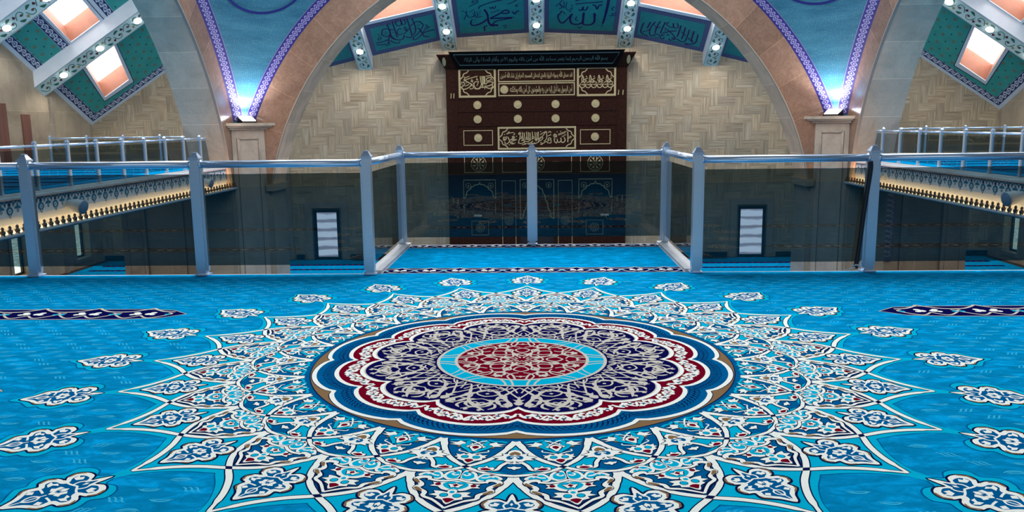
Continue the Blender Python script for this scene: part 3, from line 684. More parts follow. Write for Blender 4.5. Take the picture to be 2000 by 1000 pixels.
tile_wall('wall_front', -XW, XW, ZH, 7.4, lambda x, z, h: (x, YW-h, z), [(d[0]-.02, d[1]+.02, d[2], d[3]) for d in doors]+[(-4.3, 4.3, ZH, 4.1)], .86)
for i, d in enumerate(doors):
    x0, x1, z0, z1 = d
    r = empty('door_%d' % (i+1), (0, 0, 0), kind='structure')
    b = MB(); fw_ = .26 if i == 0 else .1; fr = (.17, .13) if i == 0 else (.08, .14)
    b.box(x0, x0+fr[0], YW-.14, YW, z0, z1); b.box(x1-fr[1], x1, YW-.14, YW, z0, z1); b.box(x0+fr[0], x1-fr[1], YW-.14, YW, z1-.13, z1); b.box(x0+fr[0], x1-fr[1], YW-.14, YW, z0, z0+.14)
    b.build('door_frame', M['blackframe'], r)
    b = MB(); b.box(x0+fr[0], x1-fr[1], YW-.08, YW-.05, z0+.14, z1-.13); b.build('door_pane', M['winglow'], r)
    if i == 0:
        b = MB(); b.tube([(x1-.2, YW-.14, z0+1.15), (x1-.2, YW-.2, z0+1.15), (x1-.34, YW-.2, z0+1.15)], .018, 8); b.build('door_handle', M['chrome'], r, True)
    t = MB(); t.box(x0-.42, x0-.08, YW-.09, YW, ZH, z1+.42); t.box(x1+.08, x1+.42, YW-.09, YW, ZH, z1+.42); t.box(x0-.08, x1+.08, YW-.09, YW, z1+.08, z1+.42)
    tag(t.build('trim_%d' % (i+3), M['pilaster']), kind='structure')
for i, (x, wd) in enumerate(((-12.9, .3), (13.3, .3))):
    t = MB(); t.box(x-wd/2, x+wd/2, YW-.1, YW, ZH, 7.0); tag(t.build('trim_%d' % (i+5), M['pilaster']), kind='structure')
bb = MB()
for x0, x1 in ((-22.8, -13.2), (-12.6, -12.2), (-9.75, -5.4), (5.4, 9.7), (12.2, 13.0), (13.6, 22.8)): bb.box(x0, x1, YW-.14, YW, ZH, ZH+.26)
tag(bb.build('baseboard_front', M['blackframe']), kind='structure')
# walls under the far ends of the side galleries
for s, nm in ((-1, 'left'), (1, 'right')):
    b = MB()
    def bx2(xa, xb, ya, yb, za, zb): b.box(min(s*xa, s*xb), max(s*xa, s*xb), ya, yb, za, zb)
    bx2(12.5, 17.3, 33.15, 33.6, ZH, -.55)
    o = tag(b.build('wall_gallery_end_'+nm, M['pier']), kind='structure')
    b = MB(); bx2(16.35, 17.35, 33.0, 33.15, ZH, -.55); bx2(14.75, 15.0, 33.08, 33.15, ZH, -.55); bx2(12.6, 12.9, 33.08, 33.15, ZH, -.55)
    for xa in (16.5, 17.08): bx2(xa, xa+.07, 32.96, 33.0, ZH+.3, -1.0)
    bx2(16.5, 17.15, 32.96, 33.0, -1.0, -.93); b.build('pilaster', M['pilaster'], o)
    b = MB(); bx2(12.9, 14.75, 33.07, 33.15, ZH, ZH+.25); b.build('baseboard', M['blackframe'], o)
# left and right walls with tall windows below and shutters above
def side_wall(s, name):
    b = MB(); X0, X1 = s*XW, s*(XW+.5)
    wins = [(38.95, 40.2, -5.05, -2.0), (34.1, 35.3, -5.05, -2.0)]
    ys = [-4.1, 34.1, 35.3, 38.95, 40.2, YW]
    def slab(y0, y1, z0, z1): b.box(min(X0, X1), max(X0, X1), y0, y1, z0, z1)
    slab(-4.1, 34.1, ZH, 8.2); slab(35.3, 38.95, ZH, 8.2); slab(40.2, YW+.3, ZH, 8.2)
    for y0, y1, z0, z1 in wins: slab(y0, y1, ZH, z0); slab(y0, y1, z1, 8.2)
    o = tag(b.build(name, M['ashlar']), kind='structure')
    for y, wd in ((38.0, .22),):
        t = MB(); t.box(min(X0, X0-s*.12), max(X0, X0-s*.12), y-wd/2, y+wd/2, ZH, 2.9); t.build('wall_strip', M['pier'], o)
    for y0, y1, z1 in ((33.6, 34.75, 2.5), (35.75, 36.35, 2.05)):
        t = MB(); t.box(min(X0, X0-s*.05), max(X0, X0-s*.05), y0, y1, -.0, z1); t.build('shutter', M['brownpanel'], o)
    return wins
wn = 0
for s, nm in ((-1, 'wall_left'), (1, 'wall_right')):
    for y0, y1, z0, z1 in side_wall(s, nm):
        wn += 1; r = empty('window_%d' % wn, (0, 0, 0), kind='structure'); X = s*(XW+.42)
        b = MB(); b.box(min(X, X+s*.06), max(X, X+s*.06), y0, y1, z0, z1); b.build('pane', M['garden'], r)
        f = MB(); t = .09
        for a, c, e, g in ((y0, y0+t, z0, z1), (y1-t, y1, z0, z1), (y0+t, y1-t, z0, z0+t), (y0+t, y1-t, z1-t, z1)): f.box(min(X, X-s*.1), max(X, X-s*.1), a, c, e, g)
        f.build('window_frame', M['blackframe'], r)
        f = MB(); X2 = s*XW
        for a, c, e, g in ((y0-.2, y0, z0-.2, z1+.2), (y1, y1+.2, z0-.2, z1+.2), (y0, y1, z0-.2, z0), (y0, y1, z1, z1+.2)): f.box(min(X2, X2-s*.05), max(X2, X2-s*.05), a, c, e, g)
        f.build('window_surround', M['pilaster'], r)
b = MB(); b.box(-XW-.3, XW+.3, -4.5, -4.1, ZH, 8.2); tag(b.build('wall_back', M['ashlar']), kind='structure')

# ------------------------------------------------------------------ piers, arches, pendentives
ZS, RI, RO, TF, TS = -2.46, 9.88, 11.0, 1.55, 1.35
def arch(name, to3, r_in, r_out, depth, a0, a1, legz, n=44):
    """front ring, soffit and the leg below; to3(across, up, deep)"""
    b = MB(); P = []
    for i in range(n+1):
        a = math.radians(a0+(a1-a0)*i/n); P.append(a)
    for a, c in zip(P, P[1:]):
        q = lambda rr, t, d: to3(rr*math.cos(t), ZS+rr*math.sin(t), d)
        b.face([q(r_in, a, 0), q(r_out, a, 0), q(r_out, c, 0), q(r_in, c, 0)], 0, [(r_out*a, 0), (r_out*a, r_out-r_in), (r_out*c, r_out-r_in), (r_out*c, 0)])
        b.face([q(r_in, a, 0), q(r_in, c, 0), q(r_in, c, depth), q(r_in, a, depth)], 1, [(r_in*a, 0), (r_in*c, 0), (r_in*c, depth), (r_in*a, depth)])
        b.face([q(r_in, a, depth), q(r_in, c, depth), q(r_out, c, depth), q(r_out, a, depth)], 0, [(r_out*a, 0), (r_out*c, 0), (r_out*c, r_out-r_in), (r_out*a, r_out-r_in)])
        e = r_in+.03
        b.face([q(r_in-.012, a, -.03), q(e, a, -.03), q(e, c, -.03), q(r_in-.012, c, -.03)], 2); b.face([q(r_in-.012, a, -.03), q(r_in-.012, c, -.03), q(r_in-.012, c, .06), q(r_in-.012, a, .06)], 2)
    return tag(b.build(name, [M['emperador'], M['greymarble'], M['pilaster']]), kind='structure')
def front(u, z, d): return (u, YP+d, z)
arch('trim_7', front, RI, RO, TF, 8, 172, ZH)
for s, k in ((-1, 8), (1, 9)):
    arch('trim_%d' % k, lambda u, z, d, s=s: (s*(AP+d), YC+u, z), RI, RO, TS, 8, 120, ZH)
# outer skin above the arches closes the wall planes over the bays
for s, nm in ((-1, 'pier_left'), (1, 'pier_right')):
    b = MB(); zt = ZS+RI*math.sin(math.radians(10)); xi = RI*math.cos(math.radians(10)); y0 = YC+RI*math.cos(math.radians(10))
    def bx(xa, xb, ya, yb, za, zb): b.box(min(s*xa, s*xb), max(s*xa, s*xb), ya, yb, za, zb)
    bx(xi, 12.5, YP, YP+TF, ZH, -.7); bx(AP, AP+TS, y0, YP, ZH, -.7)
    bx(AP, 12.5, YP, YP+TF, -.7, 5.2); bx(AP, AP+TS, YP-.5, YP, -.7, 2)
    bx(xi-.14, xi+.2, YP-.12, YP+TF+.1, -.95, -.7)
    for xa in (xi+.1, xi+.62): bx(xa, xa+.12, YP-.06, YP, ZH, -.95)
    for ya in (y0+.1, y0+.5): bx(AP-.06, AP, ya, ya+.12, ZH, -.95)
    tag(b.build('wall_'+nm, M['pier']), kind='structure')
    # corner pilaster facing the dome centre, with a sunk panel and a moulded cornice
    cx_, cy_ = s*10.52, 29.22; ax = Vector((s*1, -1, 0)).normalized()      # along the face
    nv = Vector((-s, -1, 0)).normalized()
    def slab(hw, d0, d1, z0, z1, m=0, bb_=None):
        c = Vector((cx_, cy_, 0)); q = []
        for z in (z0, z1):
            for u, d in ((-hw, d1), (hw, d1), (hw, d0), (-hw, d0)): p = c+ax*u+nv*d; q.append((p.x, p.y, z))
        bb_.prism(q, m)
    pl = MB(); slab(.62, -.35, .25, ZH, 1.28, 0, pl)
    for hw0, z0, z1 in ((.40, .95, 1.0), (.40, ZH+1, ZH+1.05)): slab(hw0, .25, .30, z0, z1, 0, pl)
    for sg in (-1, 1):
        c = Vector((cx_, cy_, 0)); q = []
        for z in (ZH+1, 1.0):
            for u, d in ((sg*.40-.045, .30), (sg*.40+.045, .30), (sg*.40+.045, .25), (sg*.40-.045, .25)): p = c+ax*u+nv*d; q.append((p.x, p.y, z))
        pl.prism(q)
    p_o = tag(pl.build('trim_%d' % (10 if s < 0 else 11), M['pilaster']), kind='structure')
    co = MB(); slab(.72, -.35, .34, 1.28, 1.36, 0, co); slab(.84, -.35, .46, 1.36, 1.42, 0, co); slab(.92, -.35, .54, 1.42, 1.52, 0, co); co.build('cornice', M['pilaster'], p_o)
    # pendentive
    RS = math.hypot(AP, RO); b = MB(); zs = [1.52+(8.5-1.52)*(i/34) for i in range(35)]; nA = 16
    rows = []
    for z in zs:
        rho = math.sqrt(max(RS*RS-(z-ZS)**2, AP*AP+1e-6)); a0 = math.acos(min(1, AP/rho)); rows.append([(a0+(PI/2-2*a0)*k/nA, rho, z) for k in range(nA+1)])
    P3 = lambda a, rho, z: (s*rho*math.cos(a), YC+rho*math.sin(a), z)
    for r0, r1 in zip(rows, rows[1:]):
        for k in range(nA):
            qd = [r0[k], r0[k+1], r1[k+1], r1[k]]; b.face([P3(*x) for x in qd], 0, [(x[1]*(x[0]-PI/4), x[2]*1.25) for x in qd])
    pend = tag(b.build('ceiling_pendentive', M['mosaic'], None, True), kind='structure')
    for e in (0, 1):                                                       # flowered border along each arch
        st = MB(); L = 0; prev = None
        for i in range(49):
            a = math.radians(21.5+(90-21.5)*i/48)
            def at(rr, off):
                u, z = rr*math.cos(a), ZS+rr*math.sin(a); v = math.sqrt(max(RS*RS-u*u-(z-ZS)**2, 1))-off
                return Vector((s*u, YC+v, z)) if e == 0 else Vector((s*v, YC+u, z))
            A_, B_ = at(RO-.03, .02), at(RO+.25, .02)
            if prev:
                L2_ = L+(A_-prev[0]).length; st.face([prev[0], A_, B_, prev[1]], 0, [(L, 0), (L2_, 0), (L2_, 1), (L, 1)]); L = L2_
            prev = (A_, B_)
        st.build('flower_border', M['chain_purple'], pend)
    # painted ring, its lowest arc in view
    rb = MB(); zc0 = 6.28; nr = 64
    def on(a, dz):                                                         # point on the sphere by azimuth offset and height
        z = zc0+dz; rho = math.sqrt(max(RS*RS-(z-ZS)**2, 1))-.03; t = PI/4+a/rho; return (s*rho*math.cos(t), YC+rho*math.sin(t), z)
    for i in range(nr):
        t0, t1 = 2*PI*i/nr, 2*PI*(i+1)/nr
        rb.face([on(1.55*math.cos(t0), 1.12*math.sin(t0)), on(1.55*math.cos(t1), 1.12*math.sin(t1)), on(1.47*math.cos(t1), 1.045*math.sin(t1)), on(1.47*math.cos(t0), 1.045*math.sin(t0))])
    rb.build('painted_ring', M['roundel'], pend)
    # floodlight lying on the cornice
    f = empty('floodlight', (0, 0, 0), 'white floodlight glowing on the %s pilaster cornice' % ('left' if s < 0 else 'right'), 'lamp', 'pilaster floodlights')
    c = Vector((cx_, cy_, 1.52)); q = MB()
    def cube(u0, u1, d0, d1, z0, z1, zf=None):
        P = []
        for z in (z0, z1):
            for u, d in ((u0, d1), (u1, d1), (u1, d0), (u0, d0)):
                p = c+ax*u+nv*d; zz = z if z == z0 else (z1 if d == d0 else (zf if zf is not None else z1)); P.append((p.x, p.y, (1.525+zz)))
        return P
    q.prism(cube(-.27, .27, .06, .44, 0, .22, .06)); q.build('housing', M['blackframe'], f)
    q = MB(); P = cube(-.24, .24, .08, .435, .01, .232, .075); q.face([P[4], P[5], P[6], P[7]]); q.build('lens', M['flood'], f)
    lp = c+nv*.42+Vector((0, 0, .35)); d = (Vector((s*9.3, 28.0, 9))-lp)
    light('floodlight_beam', 'SPOT', lp, 480, (.9, .93, 1), d.to_track_quat('-Z', 'Y').to_euler(), spot_size=2.2, spot_blend=.8, shadow_soft_size=.15)
    for off in ((AP-.9, YP-1.2), ):
        light('arch_wash', 'POINT', (s*(AP-1.9), YP-1.9, 1.7), 48, (1, .72, .48), shadow_soft_size=.12)

# ------------------------------------------------------------------ sloping ceilings, skylights, ribs with downlights
WN = [4]
def skylight(parent_pts, h, mats=('terra', 'terra', 'terra', 'terra'), frame=.22):
    """four ceiling points around the opening -> shaft, daylight pane, white frame"""
    WN[0] += 1; r = empty('window_%d' % WN[0], (0, 0, 0), kind='structure')
    P = [Vector(p) for p in parent_pts]; n = (P[1]-P[0]).cross(P[3]-P[0]).normalized()
    if n.z < 0: n = -n
    T = [p+n*h for p in P]; b = MB()
    for i in range(4): j = (i+1) % 4; b.face([P[i], P[j], T[j], T[i]], 0)
    b.build('skylight_shaft', M['terra'], r)
    b = MB(); b.face(T); b.build('pane', M['skyglow'], r)
    c = sum(P, Vector())/4; f = MB(); g = MB()
    O = [p+(p-c).normalized()*frame*1.3 for p in P]; O2 = [p+(p-c).normalized()*(frame*1.3+.07) for p in P]
    for i in range(4):
        j = (i+1) % 4
        f.face([P[i]-n*.03, P[j]-n*.03, O[j]-n*.03, O[i]-n*.03]); f.face([O[i]-n*.03, O[j]-n*.03, O[j], O[i]]); f.face([P[i]-n*.03, P[j]-n*.03, P[j]+n*.02, P[i]+n*.02])
        g.face([O[i]-n*.012, O[j]-n*.012, O2[j]-n*.012, O2[i]-n*.012])
    f.build('skylight_frame', M['plaster'], r); g.build('skylight_outline', M['navyline'], r)
def quadring(b, outer, hole, to3, m, uvf):
    for i in range(4):
        j = (i+1) % 4; q = [outer[i], outer[j], hole[j], hole[i]]; b.face([to3(*p) for p in q], m, [uvf(*p) for p in q])
def band(b, P0, P1, Q1, Q0, to3, m, rep=1.0):
    """a patterned strip between edge P0-P1 and edge Q0-Q1 (u along, v across)"""
    L = math.dist(P0, P1); b.face([to3(*P0), to3(*P1), to3(*Q1), to3(*Q0)], m, [(0, 0), (L, 0), (L, 1), (0, 1)])
def beam_ornament(parent, to3, L, wd):
    o = Art(to3, .006); h = wd/2
    o.fill([(0, -h*.84), (L, -h*.84), (L, h*.84), (0, h*.84)], 0, 1)
    for s in (-1, 1): o.stroke([(0, s*h*.9), (L, s*h*.9)], .012, 1, 2)
    n = int(L/.9); x = .12
    for i in range(n*2):
        x0 = i*.45+.1; s = 1 if i % 2 else -1
        if x0+.45 > L: break
        o.stroke(cr([(x0, -s*h*.1), (x0+.12, s*h*.5), (x0+.28, s*h*.55), (x0+.34, s*h*.15), (x0+.24, 0)], 4), .03, 1, 2)
        o.fill(cr([(x0+.06, -s*h*.3), (x0+.16, -s*h*.7), (x0+.3, -s*h*.55), (x0+.18, -s*h*.35)], 3, True), 1, 2)
        o.dot((x0+.25, s*h*.12), .055, 2, 3, 8); o.dot((x0+.25, s*h*.12), .02, 3, 4, 6)
        o.fill([(x0+.36, -s*h*.35), (x0+.43, -s*h*.6), (x0+.5, -s*h*.3), (x0+.42, -s*h*.2)], 2 if i % 3 else 3, 3)
    o.build('painted_ornament', ORN, parent)
def downlight(p, n, label, group, strength=60):
    n = Vector(n).normalized(); r = empty('downlight', (0, 0, 0), label, 'lamp', group)
    b = MB(); b.lathe([(.18, .0), (.19, .02), (.17, .035)], Vector(p), 16, 0, n); b.build('trim_ring', M['plaster'], r, True)
    b = MB(); b.lathe([(.168, .03), (.165, .05), (.11, .075), (.05, .088), (.0001, .09)], Vector(p), 16, 0, n); b.build('lens', M['lamp'], r, True)
    light('downlight_beam', 'SPOT', Vector(p)+n*.2, strength, (1, .96, .9), (0, 0, 0), spot_size=2.4, spot_blend=.6, shadow_soft_size=.12)
k1, k2, DM = .645, .535, 11.2
side_nm = {-1: 'left', 1: 'right'}
for s in (-1, 1):
    z0 = 1.55 if s < 0 else 1.78
    FZ = lambda dx, dy: (s*(XW-dx), YW-dy, z0+k1*dx+k2*dy)
    uvf = lambda dx, dy: (dx, dy)
    b = MB()
    # facet in the corner, dy 0..3.8
    H2 = [(1.34, 1.0), (2.62, 1.0), (3.15, 3.2), (1.70, 3.25)]
    O2 = [(.5, .5), (DM, .5), (DM, 3.85), (.5, 3.85)]
    quadring(b, O2, H2, FZ, 0, uvf)
    band(b, (.16, .16), (DM, .16), (DM, .5), (.5, .5), FZ, 1); band(b, (.16, 4.0), (.16, .16), (.5, .5), (.5, 4.0), FZ, 1)
    for q in ([(0, 0), (DM, 0), (DM, .16), (.16, .16)], [(0, 4.0), (0, 0), (.16, .16), (.16, 4.0)]): b.face([FZ(*p) for p in q], 2)
    # facet between the two beams, dy 4.4..7.25
    b.face([FZ(*p) for p in [(.5, 4.35), (1.45, 4.35), (1.45, 7.4), (.5, 7.4)]], 0, [(.5, 4.35), (1.45, 4.35), (1.45, 7.4), (.5, 7.4)])
    band(b, (.16, 7.4), (.16, 4.2), (.5, 4.54), (.5, 7.4), FZ, 1); band(b, (1.79, 4.2), (1.79, 7.4), (1.45, 7.4), (1.45, 4.54), FZ, 1); band(b, (.16, 4.2), (1.79, 4.2), (1.45, 4.54), (.5, 4.54), FZ, 1)
    b.face([FZ(*p) for p in [(0, 3.8), (.16, 3.8), (.16, 7.4), (0, 7.4)]], 2)
    H1 = [(1.95, 4.6), (3.35, 4.6), (3.35, 7.2), (1.95, 7.2)]
    quadring(b, [(1.79, 4.0), (3.65, 4.0), (3.65, 7.4), (1.79, 7.4)], H1, FZ, 2, uvf)
    b.face([FZ(*p) for p in [(3.99, 4.54), (DM, 4.54), (DM, 7.4), (3.99, 7.4)]], 0, [(3.99, 4.54), (DM, 4.54), (DM, 7.4), (3.99, 7.4)])
    band(b, (3.65, 7.4), (3.65, 4.2), (3.99, 4.54), (3.99, 7.4), FZ, 1); band(b, (3.65, 4.2), (DM, 4.2), (DM, 4.54), (3.99, 4.54), FZ, 1)
    # beyond the second beam
    H0 = [(1.95, 8.4), (3.35, 8.4), (3.35, 10.8), (1.95, 10.8)]
    quadring(b, [(0, 7.4), (DM, 7.4), (DM, 11.5), (0, 11.5)], H0, FZ, 2, uvf)
    tag(b.build('ceiling_'+side_nm[s], [M['greenpanel'], M['chain_white'], M['plaster']]), kind='structure')
    for H in (H2, H1, H0): skylight([FZ(*p) for p in H], 1.0)
    for i, (ya, yb) in enumerate(((3.80, 4.53), (7.2, 8.0))):
        drop = .70; r = empty('ceiling_beam', (0, 0, 0), kind='structure')
        q = []
        for dz in (-drop, .02):
            for dx, dy in ((0, yb), (DM, yb), (DM, ya), (0, ya)): p = FZ(dx, dy); q.append((p[0], p[1], p[2]+dz))
        bb = MB(); bb.prism(q); bb.build('beam_body', M['plaster'], r)
        ym = (ya+yb)/2
        def bot(u, v, h, ym=ym, drop=drop): p = FZ(u, ym+v); return (p[0], p[1], p[2]-drop-h)
        beam_ornament(r, bot, 9, yb-ya)
        n = Vector((s*k1, k2, -1)); n = Vector((-(-s)*k1*1, k2, -1.0))
        nd = Vector((s*-1*-k1, k2, -1)).normalized()
        for dx, wd_ in zip((1.2, 3.0, 4.85, 6.7) if i == 0 else (1.0, 2.8), ('lowest', 'second', 'third', 'topmost')):
            downlight(bot(dx, 0, .005), (-s*k1, -k2, -1), '%s round downlight going up the %s %s ornamented ceiling beam' % (wd_, 'far' if i == 0 else 'near', side_nm[s]), 'ceiling beam downlights', 110)
# front bay, between the arch and the wall with the dark wooden niche wall
RX = [-12.8, -8.6, -4.35, 0, 4.35, 8.6, 12.8]; ZW = [3.75, 4.75, 5.63, 5.86, 5.63, 4.70, 3.65]; KF = .65
def zw(x):
    for i in range(6):
        if RX[i] <= x <= RX[i+1]: t = (x-RX[i])/(RX[i+1]-RX[i]); return ZW[i]*(1-t)+ZW[i+1]*t
    return ZW[0]
FB = lambda x, dy: (x, YW-dy, zw(max(-12.8, min(12.8, x)))+KF*dy)
INK = {}
INK[1] = ('par', (75, 870), (1430, 600), (-60, 320), [
 ([(1275, 410), (1160, 430), (1040, 470)], 26), ([(1120, 400), (1165, 350), (1110, 360), (1090, 400), (1060, 440), (1040, 470)], 18), ([(1100, 305), (1130, 350)], 16), ([(1170, 530), (1080, 525), (1040, 475), (1000, 410), (950, 370)], 24),
 ([(1030, 490), (930, 575), (870, 575), (880, 530), (960, 470), (1030, 370), (1050, 320), (980, 262), (900, 270), (810, 335)], 22), ([(835, 200), (880, 290), (910, 380), (900, 450), (860, 500)], 24), ([(740, 200), (790, 330), (840, 500), (815, 540), (720, 525)], 24),
 ([(695, 490), (680, 555), (620, 582), (520, 562), (450, 500), (420, 380)], 22), ([(470, 250), (500, 340), (540, 460), (565, 535)], 24), ([(380, 310), (420, 420), (450, 530), (530, 575)], 24), ([(370, 330), (390, 290), (440, 300)], 18),
 ([(690, 210), (718, 285), (670, 310), (640, 250), (620, 215), (640, 300), (600, 328), (550, 310), (535, 250), (590, 215)], 20), ([(790, 375), (745, 425), (695, 375), (715, 350), (745, 400), (720, 450), (670, 470)], 18), ([(640, 395), (600, 375), (560, 440), (600, 490), (660, 470)], 18),
 ([(500, 405), (400, 380), (300, 385), (272, 450), (290, 495), (420, 520)], 22), ([(160, 630), (290, 605), (400, 560), (410, 480)], 24), ([(170, 665), (300, 660), (390, 635), (395, 560)], 20), ([(195, 570), (230, 515), (262, 545), (215, 580), (195, 560)], 16), ([(330, 690), (410, 655), (385, 590)], 20), ([(610, 605), (590, 640), (500, 630), (420, 580)], 20),
 ([(1265, 455), (1280, 460)], 16), ([(210, 465), (225, 490)], 16), ([(960, 300), (1000, 330)], 9), ([(930, 310), (970, 345)], 9), ([(320, 430), (380, 440)], 10), ([(310, 460), (370, 470)], 10), ([(860, 380), (890, 390)], 12), ([(470, 440), (500, 455)], 12), ([(490, 500), (510, 510)], 12), ([(1000, 480), (1010, 500)], 12)])
INK[2] = ('par', (205, 850), (1855, 775), (75, -120), [
 ([(1365, 300), (1300, 278), (1225, 295), (1200, 325), (1260, 348), (1345, 335), (1368, 310)], 36), ([(1210, 320), (1100, 375), (960, 440)], [30, 42, 44]), ([(950, 450), (1200, 440), (1330, 440), (1485, 425)], [30, 44, 44, 16]), ([(1440, 445), (1250, 475), (1080, 510), (1010, 575)], 32), ([(985, 590), (1060, 585), (1140, 598)], 50),
 ([(815, 255), (880, 340), (905, 430), (920, 520), (980, 590), (1060, 600)], [50, 46, 40, 46, 50, 40]), ([(905, 440), (800, 520), (680, 572), (570, 582), (525, 530), (560, 450)], [30, 40, 40, 34, 34, 20]),
 ([(705, 235), (720, 188), (950, 112), (1190, 65)], 26), ([(930, 205), (960, 240), (995, 205), (1020, 240), (1050, 220), (1062, 185)], 22), ([(960, 325), (1060, 298), (1155, 272)], 16), ([(1430, 310), (1490, 362), (1530, 310), (1585, 303)], 32), ([(1540, 160), (1490, 195), (1545, 207)], 22), ([(1490, 75), (1450, 65), (1480, 35), (1500, 70), (1420, 120), (1310, 152)], 20),
 ([(700, 40), (600, 50), (545, 105), (600, 100), (655, 65), (665, 105), (580, 145), (480, 192)], 18), ([(815, 622), (895, 600)], 26), ([(822, 625), (840, 670), (840, 715)], 30), ([(1245, 605), (1335, 598)], 22), ([(1265, 650), (1335, 640)], 20),
 ([(330, 270), (430, 320), (385, 440), (400, 455)], 16), ([(440, 270), (430, 330), (470, 400), (560, 405), (600, 380)], 18), ([(600, 285), (620, 350), (640, 410), (780, 395)], 18), ([(490, 305), (600, 240)], 14), ([(560, 330), (600, 370), (560, 395)], 14), ([(690, 290), (745, 278)], 11), ([(700, 330), (750, 318)], 11), ([(650, 372), (730, 375)], 12), ([(650, 300), (680, 350), (660, 400)], 14), ([(600, 465), (650, 465)], 12)])
INK[3] = ('par', (125, 790), (1790, 830), (95, -160), [
 ([(1490, 75), (1480, 250), (1450, 480), (1410, 655)], [60, 60, 48, 12]), ([(1215, 365), (1230, 450), (1238, 545), (1180, 602), (1090, 615), (1000, 600), (985, 520), (985, 360)], [54, 50, 46, 40, 40, 40, 48, 52]), ([(985, 550), (900, 602), (780, 602), (710, 550), (700, 470), (735, 385)], [44, 40, 40, 44, 44, 40]), ([(725, 395), (640, 490), (560, 570), (500, 575), (440, 500), (430, 415), (480, 385)], 34), ([(1215, 380), (1262, 415)], 30),
 ([(870, 290), (900, 317), (940, 300), (960, 240), (968, 305), (1030, 302), (1062, 232)], 30), ([(780, 132), (870, 105), (1100, 78), (1372, 60)], 30), ([(790, 190), (1000, 165), (1372, 138)], 26), ([(1155, 200), (1220, 218), (1262, 285), (1300, 212), (1372, 200)], 34), ([(1632, 228), (1580, 278), (1622, 312)], 22), ([(1690, 360), (1600, 372), (1640, 400)], 20), ([(1545, 418), (1700, 408)], 20), ([(840, 440), (818, 500), (872, 532)], 22), ([(880, 652), (928, 684), (972, 650)], 24),
 ([(500, 330), (470, 365), (520, 350), (560, 365), (570, 392)], 22), ([(600, 150), (590, 260), (640, 312), (742, 288)], 18), ([(540, 140), (545, 200), (550, 272)], 18), ([(505, 110), (450, 175), (500, 230), (552, 272)], 16), ([(370, 245), (420, 190), (500, 250), (440, 292)], 16), ([(680, 282), (742, 262)], 16), ([(655, 342), (720, 338)], 16), ([(490, 82), (700, 62), (880, 18)], 22), ([(575, -10), (640, 12), (650, -60)], 20), ([(1000, -10), (1010, 42)], 18), ([(690, 215), (740, 205)], 12), ([(690, 240), (740, 235)], 12)])
INK[4] = ('par', (80, 550), (1310, 770), (235, -120), [
 ([(1230, 395), (1190, 560), (1110, 612), (1000, 622)], 24), ([(1165, 325), (1120, 500), (1140, 575)], 26), ([(1130, 570), (1060, 478)], 22), ([(1090, 300), (1040, 470), (1000, 560), (930, 572), (860, 520), (745, 560), (730, 520)], 22), ([(1025, 258), (970, 450), (945, 512)], 26), ([(1022, 442), (950, 358)], 20), ([(952, 225), (905, 380), (870, 472)], 26), ([(890, 180), (902, 262), (850, 292), (822, 240), (822, 190), (818, 270), (760, 272), (708, 215), (758, 170)], 20), ([(870, 345), (770, 362), (700, 390), (620, 422)], 22), ([(670, 298), (740, 358), (800, 430), (832, 500), (770, 502)], 22),
 ([(690, 178), (640, 290), (588, 422)], 24), ([(610, 168), (540, 290), (495, 425)], 24), ([(520, 188), (440, 300), (402, 420), (430, 492), (540, 440), (600, 542), (652, 508)], 22), ([(440, 198), (370, 332)], 26), ([(322, 220), (252, 400), (280, 462), (372, 502)], 22), ([(600, 290), (500, 322)], 18), ([(340, 400), (268, 422)], 16), ([(420, 350), (350, 392)], 16), ([(660, 450), (600, 475), (615, 432)], 18), ([(470, 230), (530, 285)], 14), ([(650, 370), (690, 365)], 10), ([(660, 350), (690, 350)], 10), ([(690, 430), (740, 450), (690, 460)], 14), ([(480, 500), (560, 540)], 14), ([(800, 580), (880, 580)], 12), ([(980, 605), (1060, 600)], 12)])
def par(P, BL, BR, TL):
    e1 = (BR[0]-BL[0], BR[1]-BL[1]); e2 = (TL[0]-BL[0], TL[1]-BL[1]); D = e1[0]*e2[1]-e1[1]*e2[0]; x, y = P[0]-BL[0], P[1]-BL[1]
    return ((x*e2[1]-y*e2[0])/D, (e1[0]*y-e1[1]*x)/D, math.hypot(*e1))
cb = MB(); bayn = 0; panels = []
for i in range(6):
    x0, x1 = RX[i]+.36, RX[i+1]-.36; top = 2.75 if i in (2, 3) else 1.9
    q = [(x0, 0), (x1, 0), (x1, top), (x0, top)]; bw = .24
    qi = [(x0+bw, bw), (x1-bw, bw), (x1-bw, top-bw), (x0+bw, top-bw)]
    cb.face([FB(*p) for p in qi], 0, qi)
    for a in range(4): c = (a+1) % 4; band(cb, q[a], q[c], qi[c], qi[a], FB, 1)
    o = [(RX[i]-.02, top), (RX[i+1]+.02, top), (RX[i+1]+.02, 10.6), (RX[i]-.02, 10.6)]
    h = [(x0+.15, top+.2), (x1-.15, top+.2), (x1-.15, top+3.0), (x0+.15, top+3.0)]
    quadring(cb, o, h, FB, 2, lambda x, y: (x, y)); panels.append((x0, x1, top, h))
    for xa, xb in ((RX[i]-.02, x0), (x1, RX[i+1]+.02)): cb.face([FB(xa, 0), FB(xb, 0), FB(xb, top), FB(xa, top)], 2)
ceil = tag(cb.build('ceiling_front', [M['tealpanel'], M['rope'], M['plaster']]), kind='structure')
